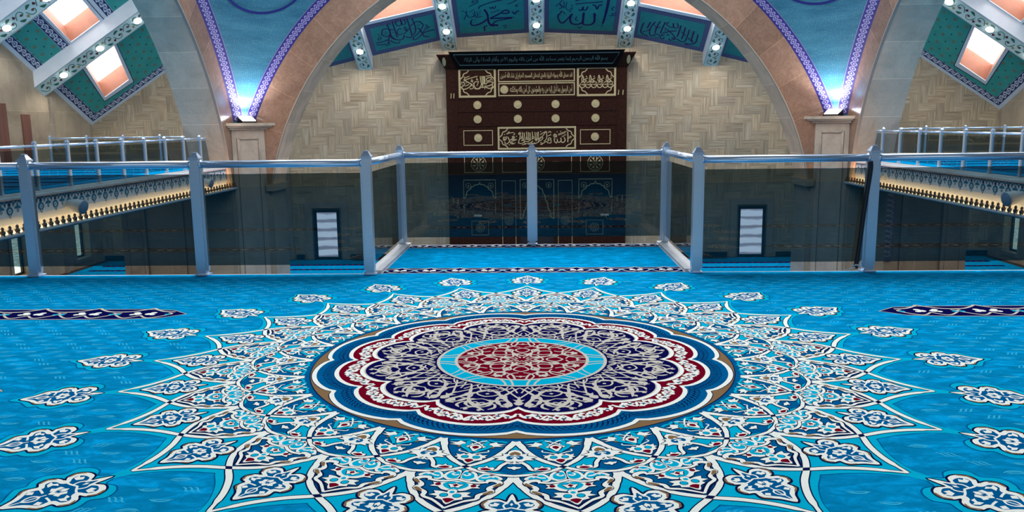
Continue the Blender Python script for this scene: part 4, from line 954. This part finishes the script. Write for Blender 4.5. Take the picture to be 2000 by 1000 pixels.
for i, (x0, x1, top, h) in enumerate(panels):
    skylight([FB(*p) for p in h], .9)
    if i in INK:
        _, BL, BR, TL, strokes = INK[i]
        def mp(u, v, hh, x0=x0, x1=x1, top=top):
            p = Vector(FB(x0+(x1-x0)*u, top*v)); n = Vector((0, -KF, -1)).normalized(); return p+n*(.004+hh)
        # strokes are laid out in metres so that their width stays even
        W_, H_ = x1-x0, top/math.cos(math.atan(KF))
        a = Art(lambda X, Y, hh, W_=W_, H_=H_, mp=mp: mp(X/W_, Y/H_, hh), .001)
        for P, wd in strokes:
            Q = [par(p, BL, BR, TL) for p in P]; sc = W_/Q[0][2]
            a.stroke(cr([(u*W_, v*H_) for u, v, _ in Q], 5), [t*sc for t in wd] if isinstance(wd, list) else wd*sc, 0, 1)
        a.build('calligraphy', M['ink'], ceil)
for i, x in enumerate(RX[1:-1]):
    r = empty('ceiling_beam', (0, 0, 0), kind='structure'); drop = .6; L = 10.4; zb = zw(x)-drop
    bb = MB(); h = .37
    q = [(x-h, YW-L, zb+KF*L), (x+h, YW-L, zb+KF*L), (x+h, YW, zb), (x-h, YW, zb)]
    bb.prism(q+[(p[0], p[1], p[2]+drop+.2) for p in q]); bb.build('beam_body', M['plaster'], r)
    to3 = lambda u, v, hh, x=x, zb=zb: (x+v, YW-u, zb+KF*u-hh)
    beam_ornament(r, to3, 6.5, .74)
    nm = ('leftmost', 'second from left', 'middle', 'second from right', 'rightmost')[i]
    for u, w_ in ((1.25, 'lower'), (2.75, 'upper')):
        downlight(to3(u, 0, .01), (0, -KF, -1), '%s round downlight on the %s ceiling rib above the dark wooden niche wall' % (w_, nm), 'rib downlights', 130)
# roofs over the side galleries and over the back gallery
for s, nm in ((-1, 'left'), (1, 'right')):
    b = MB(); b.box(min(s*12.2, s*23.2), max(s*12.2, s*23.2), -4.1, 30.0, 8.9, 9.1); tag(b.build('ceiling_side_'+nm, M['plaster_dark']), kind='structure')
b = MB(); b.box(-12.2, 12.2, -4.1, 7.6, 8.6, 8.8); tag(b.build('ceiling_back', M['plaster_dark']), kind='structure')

# ------------------------------------------------------------------ side galleries
FM = [M['frieze_white'], M['frieze_teal'], M['navyline']]
for s, nm in ((-1, 'left'), (1, 'right')):
    b = MB(); b.box(min(s*11.2, s*22.9), max(s*11.2, s*22.9), YR+.1, 33.1, -.55, -.01); tag(b.build('floor_gallery_'+nm, M['kerb']), kind='structure')
    a = Art(lambda x, y, h, s=s: (s*x, y, h), .003); a.fill([(11.56, 7.7), (22.6, 7.7), (22.6, 32.9), (12.6, 32.9), (12.6, 28.3), (11.56, 28.3)], 0, 0)
    for j in range(16):
        y = 9+j*1.5; a.fill([(12.4, y-.14), (22.4, y-.14), (22.4, y+.14), (12.4, y+.14)], 4, 1)
    tag(a.build('carpet', CMATS), 'blue carpet of the %s side gallery with dark row lines' % nm, 'carpet')
    fas = empty('trim_%d' % (12 if s < 0 else 13), (0, 0, 0), kind='structure')
    ya, yb = 13.0, 28.95
    def ext(prof, name, mat):
        e = MB()
        for (xa, za), (xb, zb) in zip(prof, prof[1:]):
            e.face([(s*xa, ya, za), (s*xb, ya, zb), (s*xb, yb, zb), (s*xa, yb, za)])
        e.face([(s*x, yb, z) for x, z in prof]); return e.build(name, mat, fas)
    ext([(11.5, 0), (10.90, 0), (10.88, -.02), (10.88, -.05), (10.93, -.065), (11.3, -.065), (11.5, 0)], 'coping', M['kerb'])
    ext([(11.3, -.065), (10.95, -.065), (10.95, -.42), (10.99, -.58), (11.07, -.72), (11.3, -.72)], 'frieze_board', M['frieze_white'])
    ext([(11.3, -.72), (11.1, -.745), (10.73, -.745), (10.70, -.765), (10.70, -.79), (10.77, -.83), (11.3, -.86)], 'ledge', M['ledge'])
    e = MB(); e.box(min(s*10.95, s*10.85), max(s*10.95, s*10.85), ya, yb, -.742, -.70); e.build('led_strip', M['led'], fas)
    fr = Art(lambda y, z, h, s=s: (s*(10.947-h), y, z), .002)
    y = 13.2
    fr.stroke([(ya, -.085), (yb, -.085)], .014, 2, 1)
    while y < yb-.3:
        for sg in (-1, 1):
            fr.stroke(cr([(y+sg*.01, -.115), (y+sg*.08, -.105), (y+sg*.13, -.135), (y+sg*.135, -.19), (y+sg*.15, -.14), (y+sg*.20, -.11), (y+sg*.26, -.11)], 3), .034, 1, 1)
        fr.fill(cr([(y, -.19), (y+.07, -.22), (y+.11, -.27), (y+.10, -.33), (y+.05, -.37), (y, -.45), (y-.05, -.37), (y-.10, -.33), (y-.11, -.27), (y-.07, -.22)], 2, True), 1, 1)
        fr.fill([(y, -.235), (y+.05, -.27), (y+.05, -.31), (y, -.35), (y-.05, -.31), (y-.05, -.27)], 0, 2)
        fr.fill([(y, -.26), (y+.028, -.29), (y, -.325), (y-.028, -.29)], 1, 3); fr.fill([(y, -.365), (y+.025, -.385), (y, -.415), (y-.025, -.385)], 0, 2)
        fr.fill([(y-.05, -.15), (y, -.105), (y+.05, -.15), (y+.03, -.19), (y-.03, -.19)], 2, 3)
        m = y+.27
        fr.fill(cr([(m, -.19), (m+.06, -.195), (m+.115, -.24), (m+.05, -.255), (m, -.25), (m-.05, -.255), (m-.115, -.24), (m-.06, -.195)], 2, True), 1, 1)
        fr.fill([(m, -.255), (m+.045, -.29), (m, -.345), (m-.045, -.29)], 1, 1); fr.fill([(m, -.275), (m+.02, -.29), (m, -.315), (m-.02, -.29)], 0, 2)
        fr.fill([(m-.03, -.14), (m+.03, -.14), (m+.02, -.19), (m-.02, -.19)], 1, 1)
        y += .54
    fr.build('painted_frieze', FM, fas)
    y = 28.8; i = 0; proto = None; proto2 = None
    while y > 14.4:
        if proto is None:
            f = MB(); f.lathe([(.035, -.745), (.035, -.72), (.052, -.70), (.058, -.665), (.03, -.635), (.022, -.62), (.034, -.60), (.028, -.575), (.001, -.55)], (s*10.76, 0, 0), 7); proto = f.build('finial', M['finial'], fas, True); o = proto
            g = MB(); g.prism([(s*10.76-.03, .08, -.745), (s*10.76+.03, .08, -.745), (s*10.76+.03, .16, -.745), (s*10.76-.03, .16, -.745), (s*10.76-.012, .105, -.645), (s*10.76+.012, .105, -.645), (s*10.76+.012, .135, -.645), (s*10.76-.012, .135, -.645)]); proto2 = g.build('trefoil', M['ledge'], fas); o2 = proto2
        else:
            o = proto.copy(); COL.objects.link(o); o2 = proto2.copy(); COL.objects.link(o2)
        o.location.y = y; o2.location.y = y-.12
        y -= .235; i += 1
    # balustrade along the edge and the short one at the far end
    r = empty('balustrade', (0, 0, 0), 'long smoked glass balustrade edging the %s side gallery' % nm, 'railing', 'side gallery balustrades')
    run(r, [(s*11.47, 28.81-1.31*k) for k in range(12)], 1.14, .075, .026, .08, .93, False, .10, 'smoked_side')
    r = empty('balustrade', (0, 0, 0), 'distant balustrade across the far end of the %s side gallery' % nm, 'railing', 'gallery end balustrades')
    run(r, [(s*(20.0-1.53*k), 33.0) for k in range(6)], 1.14, .075, .026, .08, .93, False, .10, 'smoked_side')
    # loudspeakers on the fascia
    for y, w_ in ((18.45, 'near'), (25.9, 'far')):
        sp = empty('loudspeaker', (0, 0, 0), 'grey round loudspeaker fixed on the %s gallery fascia, the %s one' % (nm, 'nearer' if w_ == 'near' else 'farther'), 'loudspeaker', 'fascia loudspeakers')
        ax_ = Vector((-s*1, -.12, -.16)).normalized(); c = Vector((s*10.95, y, -.33)); k = .95 if w_ == 'near' else .8
        q = MB(); q.lathe([(.06*k, .02), (.12*k, .08), (.15*k, .2), (.17*k, .42), (.175*k, .47)], c, 18, 0, ax_); q.build('housing', M['greyplastic'], sp, True)
        q = MB(); q.lathe([(.165*k, .472), (.15*k, .48), (.001, .485)], c, 18, 0, ax_); q.build('grille', M['darkplastic'], sp, True)
        q = MB(); q.box(min(c.x, c.x-s*.1), max(c.x, c.x-s*.1), y-.1, y+.1, c.z-.06, c.z+.06); q.build('bracket', M['greyplastic'], sp)
# hanging banner at the end of the right gallery
bn = empty('banner', (0, 0, 0), 'tall narrow grey-violet banner with pale scrollwork under the right gallery', 'banner')
M['bannercloth'] = plain('grey_violet_cloth', (136, 120, 140), .8, var=.08); M['bannerink'] = plain('pale_scrollwork', (206, 198, 206), .8)
q = MB(); q.box(13.85, 14.45, 33.04, 33.08, -4.3, -.6); q.build('cloth', M['bannercloth'], bn)
q = Art(lambda x, z, h: (x, 33.04-h, z), .004); rnd = random.Random(5)
for i in range(16):
    z = -.85-i*.21; sg = 1 if i % 2 else -1
    q.stroke(cr([(14.15-.22*sg, z), (14.15, z+.06), (14.15+.2*sg, z-.02), (14.15+.12*sg, z-.12), (14.15-.05*sg, z-.1)], 4), .035, 0, 1); q.stroke(cr([(14.15-.2*sg, z-.1), (14.15-.1*sg, z-.16), (14.15-.18*sg, z-.2)], 3), .03, 0, 1)
q.build('scrollwork', M['bannerink'], bn)

# ------------------------------------------------------------------ Arabic shaping: letters -> joined forms, right to left
FORMS = {'ا': 'ﺍﺎ', 'أ': 'ﺃﺄ', 'إ': 'ﺇﺈ', 'آ': 'ﺁﺂ', 'ب': 'ﺏﺐﺑﺒ', 'ت': 'ﺕﺖﺗﺘ', 'ث': 'ﺙﺚﺛﺜ', 'ج': 'ﺝﺞﺟﺠ', 'ح': 'ﺡﺢﺣﺤ', 'خ': 'ﺥﺦﺧﺨ', 'د': 'ﺩﺪ', 'ذ': 'ﺫﺬ', 'ر': 'ﺭﺮ', 'ز': 'ﺯﺰ',
 'س': 'ﺱﺲﺳﺴ', 'ش': 'ﺵﺶﺷﺸ', 'ص': 'ﺹﺺﺻﺼ', 'ض': 'ﺽﺾﺿﻀ', 'ط': 'ﻁﻂﻃﻄ', 'ظ': 'ﻅﻆﻇﻈ', 'ع': 'ﻉﻊﻋﻌ', 'غ': 'ﻍﻎﻏﻐ', 'ف': 'ﻑﻒﻓﻔ', 'ق': 'ﻕﻖﻗﻘ', 'ك': 'ﻙﻚﻛﻜ', 'ل': 'ﻝﻞﻟﻠ', 'م': 'ﻡﻢﻣﻤ', 'ن': 'ﻥﻦﻧﻨ', 'ه': 'ﻩﻪﻫﻬ',
 'و': 'ﻭﻮ', 'ي': 'ﻱﻲﻳﻴ', 'ى': 'ﻯﻰ', 'ة': 'ﺓﺔ', 'ؤ': 'ﺅﺆ', 'ئ': 'ﺉﺊﺋﺌ', 'ء': 'ﺀ'}
LAM = {'ا': 'ﻻﻼ', 'أ': 'ﻷﻸ', 'إ': 'ﻹﻺ', 'آ': 'ﻵﻶ'}
def shape(t):
    out = []
    for word in t.split(' '):
        if word == 'الله': out.append('ﷲ'); continue
        r = ''; i = 0; prev = False
        while i < len(word):
            c = word[i]; nx = word[i+1] if i+1 < len(word) else ''
            if c == 'ل' and nx in LAM: r += LAM[nx][1 if prev else 0]; prev = False; i += 2; continue
            f = FORMS[c]; can = len(f) == 4; nj = bool(nx) and nx in FORMS and nx != 'ء'
            k = (3 if nj else 1) if prev and can else (2 if nj else 0) if can else (1 if prev and len(f) > 1 else 0)
            r += f[k]; prev = can and nj; i += 1
        out.append(r)
    return ' '.join(out)[::-1]
def lettering(text, fit, to3, name, mat, parent, bold=.0):
    fc = bpy.data.curves.new('lettering', 'FONT'); fc.body = shape(text); fc.size = 1; fc.resolution_u = 2; fc.offset = bold
    o = bpy.data.objects.new('lettering', fc); COL.objects.link(o); dg = bpy.context.evaluated_depsgraph_get(); me = o.evaluated_get(dg).to_mesh()
    vs = [v.co.copy() for v in me.vertices]; fs = [tuple(p.vertices) for p in me.polygons]
    o.evaluated_get(dg).to_mesh_clear(); bpy.data.objects.remove(o); bpy.data.curves.remove(fc)
    x0, x1, y0, y1 = fit; ax0 = min(v.x for v in vs); ax1 = max(v.x for v in vs); ay0 = min(v.y for v in vs); ay1 = max(v.y for v in vs)
    b = MB(); b.mesh([to3(x0+(v.x-ax0)/(ax1-ax0)*(x1-x0), y0+(v.y-ay0)/(ay1-ay0)*(y1-y0), .012) for v in vs], fs); return b.build(name, mat, parent)

# ------------------------------------------------------------------ the dark wooden niche wall
YM = 41.0
mih = empty('mihrab', (0, YM, ZH), 'tall dark carved wooden niche wall with pale gold inscriptions and three arched niches', 'mihrab')
def mo(b, name, mat, parent=None, smooth=False):
    o = b.build(name, mat, parent or mih, smooth)
    if not parent:
        for v in o.data.vertices: v.co -= mih.location
    return o
UP = lambda x, z, h: (x, YM-.004-h, z)
b = MB()
NI = [(-3.80, -2.08, -3.27, -1.36), (-.93, .87, ZH, -1.36), (2.03, 3.80, -3.27, -1.36)]
xs = [-4.52, -3.80, -2.08, -.93, .87, 2.03, 3.80, 4.45]
b.box(-4.52, 4.45, YM, YW-.01, -1.36, 4.2)
for i in (0, 2, 4, 6): b.box(xs[i], xs[i+1], YM, YW-.01, ZH, -1.36)
for n in (NI[0], NI[2]): b.box(n[0], n[1], YM, YW-.01, ZH, n[2])
mo(b, 'body', M['walnut'])
b = MB(); b.box(-4.5, 4.43, YW-.06, YW-.012, ZH, -1.3); mo(b, 'niche_back', M['niche'])
def spandrel(n, zs, pts):
    x0, x1, _, zt = n; xm = (x0+x1)/2; hw = (x1-x0)/2
    half = cr(pts, 5); left = [(xm-hw*a, c) for a, c in half]; right = [(xm+hw*a, c) for a, c in half]
    P = [(x0, zt), (x0, zs)]+left[1:]+right[::-1][1:-1]+[(x1, zs), (x1, zt)]
    m = MB(); m.face([(x, YM+.02, z) for x, z in P]); m.face([(x, YM+.12, z) for x, z in P][::-1])
    for i in range(len(P)): j = (i+1) % len(P); m.face([(P[i][0], YM+.02, P[i][1]), (P[j][0], YM+.02, P[j][1]), (P[j][0], YM+.12, P[j][1]), (P[i][0], YM+.12, P[i][1])])
    o = mo(m, 'niche_arch', M['walnut'])
    a = Art(lambda x, z, h: (x, YM+.014-h, z), .003); e = .05
    a.stroke([(x0+e, zt-e), (x0+e, zs+.02)]+[(x+.02, z) for x, z in left[1:]]+[(x-.02, z) for x, z in right[::-1][1:-1]]+[(x1-e, zs+.02), (x1-e, zt-e)], .05, 0, 1, True)
    mo(a, 'arch_inlay', M['gold'])
    for sg in (-1, 1):
        r = Art(lambda x, z, h: (x, YM+.012-h, z), .003); c = (xm+sg*hw*.66, zt-.34); r.ring(c, .13, .025, 0, 1, 20); r.dot(c, .045, 0, 1, 8); r.stroke([(c[0], c[1]-.09), (c[0], c[1]+.02)], .03, 0, 1); mo(r, 'arch_roundel', M['gold'])
side_pts = [(1, -2.33), (.93, -2.33), (.82, -2.2), (.78, -2.02), (.70, -1.95), (.55, -1.86), (.50, -1.76), (.38, -1.74), (.30, -1.66), (.10, -1.64), (.05, -1.58), (0, -1.5)]
mid_pts = [(1, -3.38), (.93, -3.4), (.80, -3.25), (.74, -3.0), (.66, -2.88), (.60, -2.6), (.50, -2.45), (.46, -2.2), (.36, -2.1), (.32, -1.92), (.20, -1.86), (.10, -1.76), (0, -1.72)]
spandrel(NI[0], -2.33, side_pts); spandrel(NI[1], -3.38, mid_pts); spandrel(NI[2], -2.33, side_pts)
for x in (NI[0], NI[2]):
    m = MB(); m.box(x[0]-.05, x[1]+.05, YM-.1, YM+.3, x[2]-.05, x[2]); mo(m, 'niche_ledge', M['walnut_plain'])
    for xx in (x[0]+.06, x[1]-.06):
        a = Art(UP, .004); a.stroke([(xx, -2.62), (xx, -3.1)], .04, 0, 1); mo(a, 'niche_inlay', M['gold'])
# cornice leaning forward, with a black inscribed band
m = MB(); m.prism([(-4.52, YM, 4.05), (4.45, YM, 4.05), (4.45, YW-.01, 4.05), (-4.52, YW-.01, 4.05), (-4.9, YM-.55, 4.72), (4.82, YM-.55, 4.72), (4.82, YW-.01, 4.72), (-4.9, YW-.01, 4.72)]); m.box(-4.9, 4.82, YM-.55, YW-.01, 4.72, 4.76)
mo(m, 'cornice', M['walnut'])
m = MB(); m.prism([(-3.92, YM-.08, 4.06), (3.88, YM-.08, 4.06), (3.88, YM+.3, 4.06), (-3.92, YM+.3, 4.06), (-4.30, YM-.72, 4.86), (4.28, YM-.72, 4.86), (4.28, YM+.3, 4.86), (-4.30, YM+.3, 4.86)])
hd = mo(m, 'header_board', M['blackwood'])
SL = lambda x, z, h: (x, YM-.08-(z-4.06)*.8-.006-h, z)
a = Art(SL, .004); a.stroke([(-3.78, 4.25), (3.72, 4.25), (4.02, 4.73), (-4.06, 4.73)], .035, 0, 1, True); mo(a, 'header_inlay', M['silver'])
o = lettering('بسم الله الرحمن الرحيم إنما يعمر مساجد الله من آمن بالله واليوم الآخر وأقام الصلاة وآتى الزكاة', (-3.55, 3.45, 4.32, 4.66), SL, 'inscription', M['silver'], None)
def attach(o):
    for v in o.data.vertices: v.co -= mih.location
    o.parent = mih
attach(o)
for x in (-4.62, 4.55):
    a = Art(lambda X, Z, h: (X, YM-.004-(Z-4.05)*.82-h, Z), .012); a.dot((x*.985, 4.42), .09, 0, 1, 16, .2); mo(a, 'oval_boss', M['gold'])
# frames, panels, rosettes
def frame(x0, z0, x1, z1, wd, name='inlay_frame', mat='gold', panel=None, corner=0):
    m = MB(); d = .022
    for q in ((x0, x1, z0, z0+wd), (x0, x1, z1-wd, z1), (x0, x0+wd, z0+wd, z1-wd), (x1-wd, x1, z0+wd, z1-wd)): m.box(q[0], q[1], YM-d, YM, q[2], q[3])
    f = mo(m, name, M[mat])
    if corner:
        c = corner
        for sx, cx_ in ((1, x0+wd), (-1, x1-wd)):
            for sz, cz in ((1, z0+wd), (-1, z1-wd)):
                a = Art(lambda x, z, h: (x, YM-.006-h, z), .004); a.stroke(cr([(cx_, cz+sz*c), (cx_+sx*c*.30, cz+sz*c*.72), (cx_+sx*c*.34, cz+sz*c*.5), (cx_+sx*c*.5, cz+sz*c*.36), (cx_+sx*c*.72, cz+sz*c*.3), (cx_+sx*c, cz)], 3), .05, 0, 1); mo(a, 'corner_inlay', M[mat])
    return f
frame(-3.89, 2.69, -2.03, 4.12, .10, corner=.42); frame(1.98, 2.69, 3.91, 4.12, .10, corner=.42)
frame(-1.92, 3.42, 1.88, 4.04, .055); frame(-1.92, 2.74, 1.88, 3.38, .055); frame(-1.98, .10, 1.94, 1.23, .09, corner=.42)
frame(-3.70, .32, -2.22, 1.08, .035); frame(2.14, .32, 3.65, 1.06, .035)
frame(-3.69, -1.05, -2.23, -.19, .03); frame(2.15, -1.05, 3.63, -.19, .03); frame(-1.78, -1.05, 1.73, -.19, .03)
for x0, x1 in ((-1.81, -1.10), (1.03, 1.76)): frame(x0, -5.4, x1, -1.45, .028)
for x0, x1 in ((-3.38, -2.5), (2.44, 3.32)): frame(x0, -4.23, x1, -3.48, .028)
def slat(x0, z0, x1, z1):
    m = MB(); m.box(min(x0, x1)-.02, max(x0, x1)+.02, YM-.03, YM, min(z0, z1)-.02, max(z0, z1)+.02); mo(m, 'moulding', M['walnut_plain'])
for z in (2.64, 2.0, 1.30): slat(-3.95, z, 3.9, z)
for x in (-1.99, 1.95): slat(x, 1.3, x, 4.05)
for x in (-4.02, 3.97): slat(x, ZH+.1, x, 4.0)
def rosette(x, z, r):
    m = MB(); n = 16; vs = []; N = 64
    P = [(x+r*(.86+.14*abs(math.sin(n*PI*i/N)))*math.cos(2*PI*i/N), z+r*(.86+.14*abs(math.sin(n*PI*i/N)))*math.sin(2*PI*i/N)) for i in range(N)]
    m.face([(a, YM-.05, c) for a, c in P])
    for i in range(N): j = (i+1) % N; m.face([(P[i][0], YM-.05, P[i][1]), (P[j][0], YM-.05, P[j][1]), (P[j][0], YM, P[j][1]), (P[i][0], YM, P[i][1])])
    m.lathe([(r*.5, 0), (r*.48, .008), (r*.2, .014), (.001, .016)], (x, YM-.05, z), 16, 0, (0, -1, 0)); mo(m, 'rosette', M['gold'])
for z in (2.32, 1.62):
    for x in (-2.97, -.96, .92, 2.90): rosette(x, z, .21)
rosette(-2.96, .70, .21); rosette(2.88, .70, .21); rosette(-1.62, 3.06, .21)
def medal(x, z, r, wd=.03):
    a = Art(UP, .006); a.ring((x, z), r, wd, 0, 1, 36)
    for i in range(8):
        q = 2*PI*i/8+PI/8; c, s_ = math.cos(q), math.sin(q); p = lambda rr, o: (x+rr*c-o*s_, z+rr*s_+o*c)
        a.stroke([p(r*.1, 0), p(r*.62, 0)], wd*.9, 0, 1); a.fill([p(r*.42, 0), p(r*.58, r*.13), p(r*.78, 0), p(r*.58, -r*.13)], 0, 1)
        for o in (-1, 1): a.stroke([p(r*.6, 0), p(r*.82, o*r*.2)], wd*.9, 0, 1)
    mo(a, 'roundel_inlay', M['gold'])
for x in (-2.96, -.02, 2.90): medal(x, -.60, .38)
medal(-1.46, -3.49, .22, .022); medal(1.39, -3.49, .22, .022); medal(-2.94, -3.85, .22, .022); medal(2.88, -3.85, .22, .022)
def ins(text, fit, mat='gold', bold=.012): attach(lettering(text, fit, lambda x, z, h: (x, YM-.004-h, z), 'inscription', M[mat], None, bold))
ins('لقد صدق الله رسوله الرؤيا بالحق لتدخلن المسجد الحرام إن شاء الله آمنين', (-1.80, 1.76, 3.52, 3.95))
ins('آمن الرسول بما أنزل إليه من ربه والمؤمنون كل آمن بالله وملائكته', (-1.34, 1.76, 2.82, 3.30))
# large traced script of the two square panels
def trace(strokes, q0, q1, fit, name='inscription'):
    x0, z0, x1, z1 = fit; a = Art(UP, .006); sx = (x1-x0)/(q1[0]-q0[0]); sz = (z1-z0)/(q0[1]-q1[1])
    for P, wd in strokes: a.stroke(cr([(x0+(p[0]-q0[0])*sx, z0+(q0[1]-p[1])*sz) for p in P], 4), wd*sx, 0, 1)
    mo(a, name, M['gold'])
SQL = [([(900, 530), (915, 640), (930, 705)], 20), ([(935, 530), (945, 640), (942, 740)], 20), ([(962, 530), (972, 620), (970, 690)], 20), ([(985, 530), (990, 620), (985, 690)], 18), ([(850, 530), (720, 565), (580, 608)], 15), ([(580, 600), (660, 645), (742, 692)], 20), ([(690, 530), (610, 562), (580, 600)], 15),
 ([(535, 720), (545, 770), (600, 780), (680, 745), (745, 690)], 18), ([(535, 680), (545, 640), (600, 680), (540, 740)], 15), ([(690, 772), (740, 772), (770, 735), (720, 700), (700, 740)], 16), ([(765, 660), (790, 740), (830, 772), (880, 760), (920, 700)], 18), ([(830, 720), (860, 650), (800, 640), (780, 680)], 15), ([(980, 725), (1060, 722), (1130, 690), (1140, 650), (1060, 645), (1000, 690)], 18), ([(1020, 610), (1030, 575), (1090, 560), (1120, 590), (1060, 620), (1010, 630)], 17),
 ([(900, 750), (1000, 748), (1080, 772), (1140, 735), (1125, 700), (1080, 715)], 18), ([(1010, 535), (1100, 525), (1145, 560)], 15), ([(600, 720), (680, 690)], 15), ([(740, 600), (760, 640), (720, 630), (740, 590)], 14), ([(820, 590), (850, 610), (830, 560)], 13), ([(780, 770), (840, 780), (900, 770)], 15)]
for p in ((550, 545), (590, 540), (575, 630), (1130, 605), (860, 630), (655, 575), (1090, 605), (620, 650), (550, 690), (980, 770)): SQL.append(([p, (p[0]+14, p[1]+10)], 18))
trace(SQL, (515, 905), (1165, 415), (-3.79, 2.79, -2.13, 4.02))
SQR = []
for x in (880, 1025, 1190, 1345):
    SQR += [([(x-10, 500), (x+12, 560), (x+4, 630)], 20), ([(x-10, 505), (x-25, 600), (x-5, 622)], 14), ([(x+90, 555), (x+30, 590), (x+70, 610), (x+10, 640)], 15), ([(x+60, 520), (x+74, 532)], 20)]
for x in (870, 980, 1090, 1200, 1305, 1400): SQR += [([(x+30, 660), (x+48, 710), (x+10, 745), (x-35, 735), (x-48, 690), (x-30, 670)], 17), ([(x-20, 690), (x+10, 680), (x+20, 705)], 14), ([(x-30, 650), (x+20, 630), (x+55, 650)], 15)]
trace(SQR, (805, 870), (1470, 375), (2.08, 2.79, 3.81, 4.02))
GOLDP = [([(1660, 240), (1668, 360), (1662, 470)], 24), ([(1585, 360), (1605, 430), (1570, 470), (1525, 462), (1512, 370)], 22), ([(1515, 440), (1475, 472), (1440, 450), (1432, 395)], 20), ([(1440, 420), (1415, 485), (1378, 455), (1365, 405), (1395, 390)], 18), ([(1455, 292), (1640, 228)], 14), ([(1450, 316), (1610, 262)], 13), ([(1530, 330), (1560, 345), (1600, 305), (1625, 320)], 14), ([(1690, 385), (1715, 340), (1745, 358), (1700, 380)], 14),
 ([(1345, 330), (1375, 290), (1420, 310), (1400, 350), (1350, 345)], 14), ([(1350, 300), (1400, 330), (1430, 360)], 13), ([(1375, 280), (1385, 340), (1360, 375)], 13), ([(1500, 225), (1515, 240)], 16), ([(1425, 232), (1437, 250)], 14),
 ([(500, 350), (470, 330), (445, 350), (495, 365), (400, 402)], 20), ([(400, 405), (545, 400), (430, 440), (470, 492)], 18), ([(345, 335), (385, 420), (420, 488), (490, 490)], 22), ([(395, 430), (330, 492), (285, 480), (285, 440)], 20), ([(325, 285), (340, 260), (485, 245)], 15), ([(470, 300), (505, 275), (490, 262)], 14), ([(355, 240), (380, 225), (370, 260), (330, 275)], 13), ([(375, 500), (380, 525)], 16), ([(495, 470), (515, 478)], 16), ([(530, 320), (545, 340)], 14),
 ([(240, 350), (290, 345), (320, 375), (270, 390), (245, 370)], 18), ([(240, 400), (280, 410), (310, 400)], 18), ([(262, 340), (268, 430)], 16), ([(268, 275), (280, 295)], 18), ([(300, 350), (330, 330)], 14)]
for i, x in enumerate((615, 665, 705, 760, 800, 835, 885, 945, 985, 1015)): GOLDP.append(([(x, 232+8*(i % 3)), (x+6, 320), (x+(4 if i % 2 else -12), 405+12*(i % 3))], 19))
for P in ([(1195, 225), (1205, 330), (1190, 400), (1140, 450)], [(1035, 410), (1110, 330), (1185, 235)], [(1060, 300), (1120, 260), (1190, 230)], [(1010, 440), (1080, 420), (1120, 370), (1080, 350), (1040, 390)], [(580, 470), (650, 490), (730, 440), (790, 452), (830, 410)], [(580, 490), (600, 400), (660, 360), (640, 330)], [(700, 470), (760, 495), (850, 470), (900, 430)],
          [(860, 480), (930, 492), (1000, 470), (1040, 430), (1000, 380), (950, 420)], [(1060, 470), (1120, 490), (1190, 450), (1230, 480), (1290, 480), (1300, 420)], [(1230, 450), (1240, 380), (1285, 375), (1290, 410), (1240, 420)], [(1225, 330), (1300, 300)], [(1235, 260), (1270, 230), (1300, 260)], [(600, 300), (585, 260), (640, 270)], [(720, 400), (760, 380), (740, 350)], [(880, 390), (920, 370), (905, 330)], [(640, 430), (690, 415), (720, 440)], [(690, 510), (740, 505)], [(1060, 515), (1110, 508)], [(810, 495), (815, 520)], [(960, 440), (1000, 400)], [(1060, 240), (1080, 228)], [(660, 520), (690, 512)], [(780, 410), (830, 380)], [(920, 470), (960, 500)]): GOLDP.append((P, 17))
trace(GOLDP, (165, 580), (1805, 160), (-1.89, .19, 1.85, 1.14))
for x, z in ((-4.28, 2.78), (-4.14, 2.78), (4.02, 2.85), (4.24, 2.85), (-4.28, -2.45), (-4.05, -2.5), (4.0, -2.4), (4.25, -2.36)):
    m = MB(); m.tube([(x, YM-.05, z-.12), (x+.02, YM-.07, z+.12)], .028, 8); mo(m, 'gold_hook', M['gold'])
for x, lb in ((-3.05, 'left'), (3.4, 'right')):
    m = MB(); m.box(x-.2, x+.2, YM+.0, YM+.24, -3.27, -3.20); o = m.build('book', M['zip']); tag(o, 'small white book lying on the ledge of the %s arched niche' % lb, 'book')
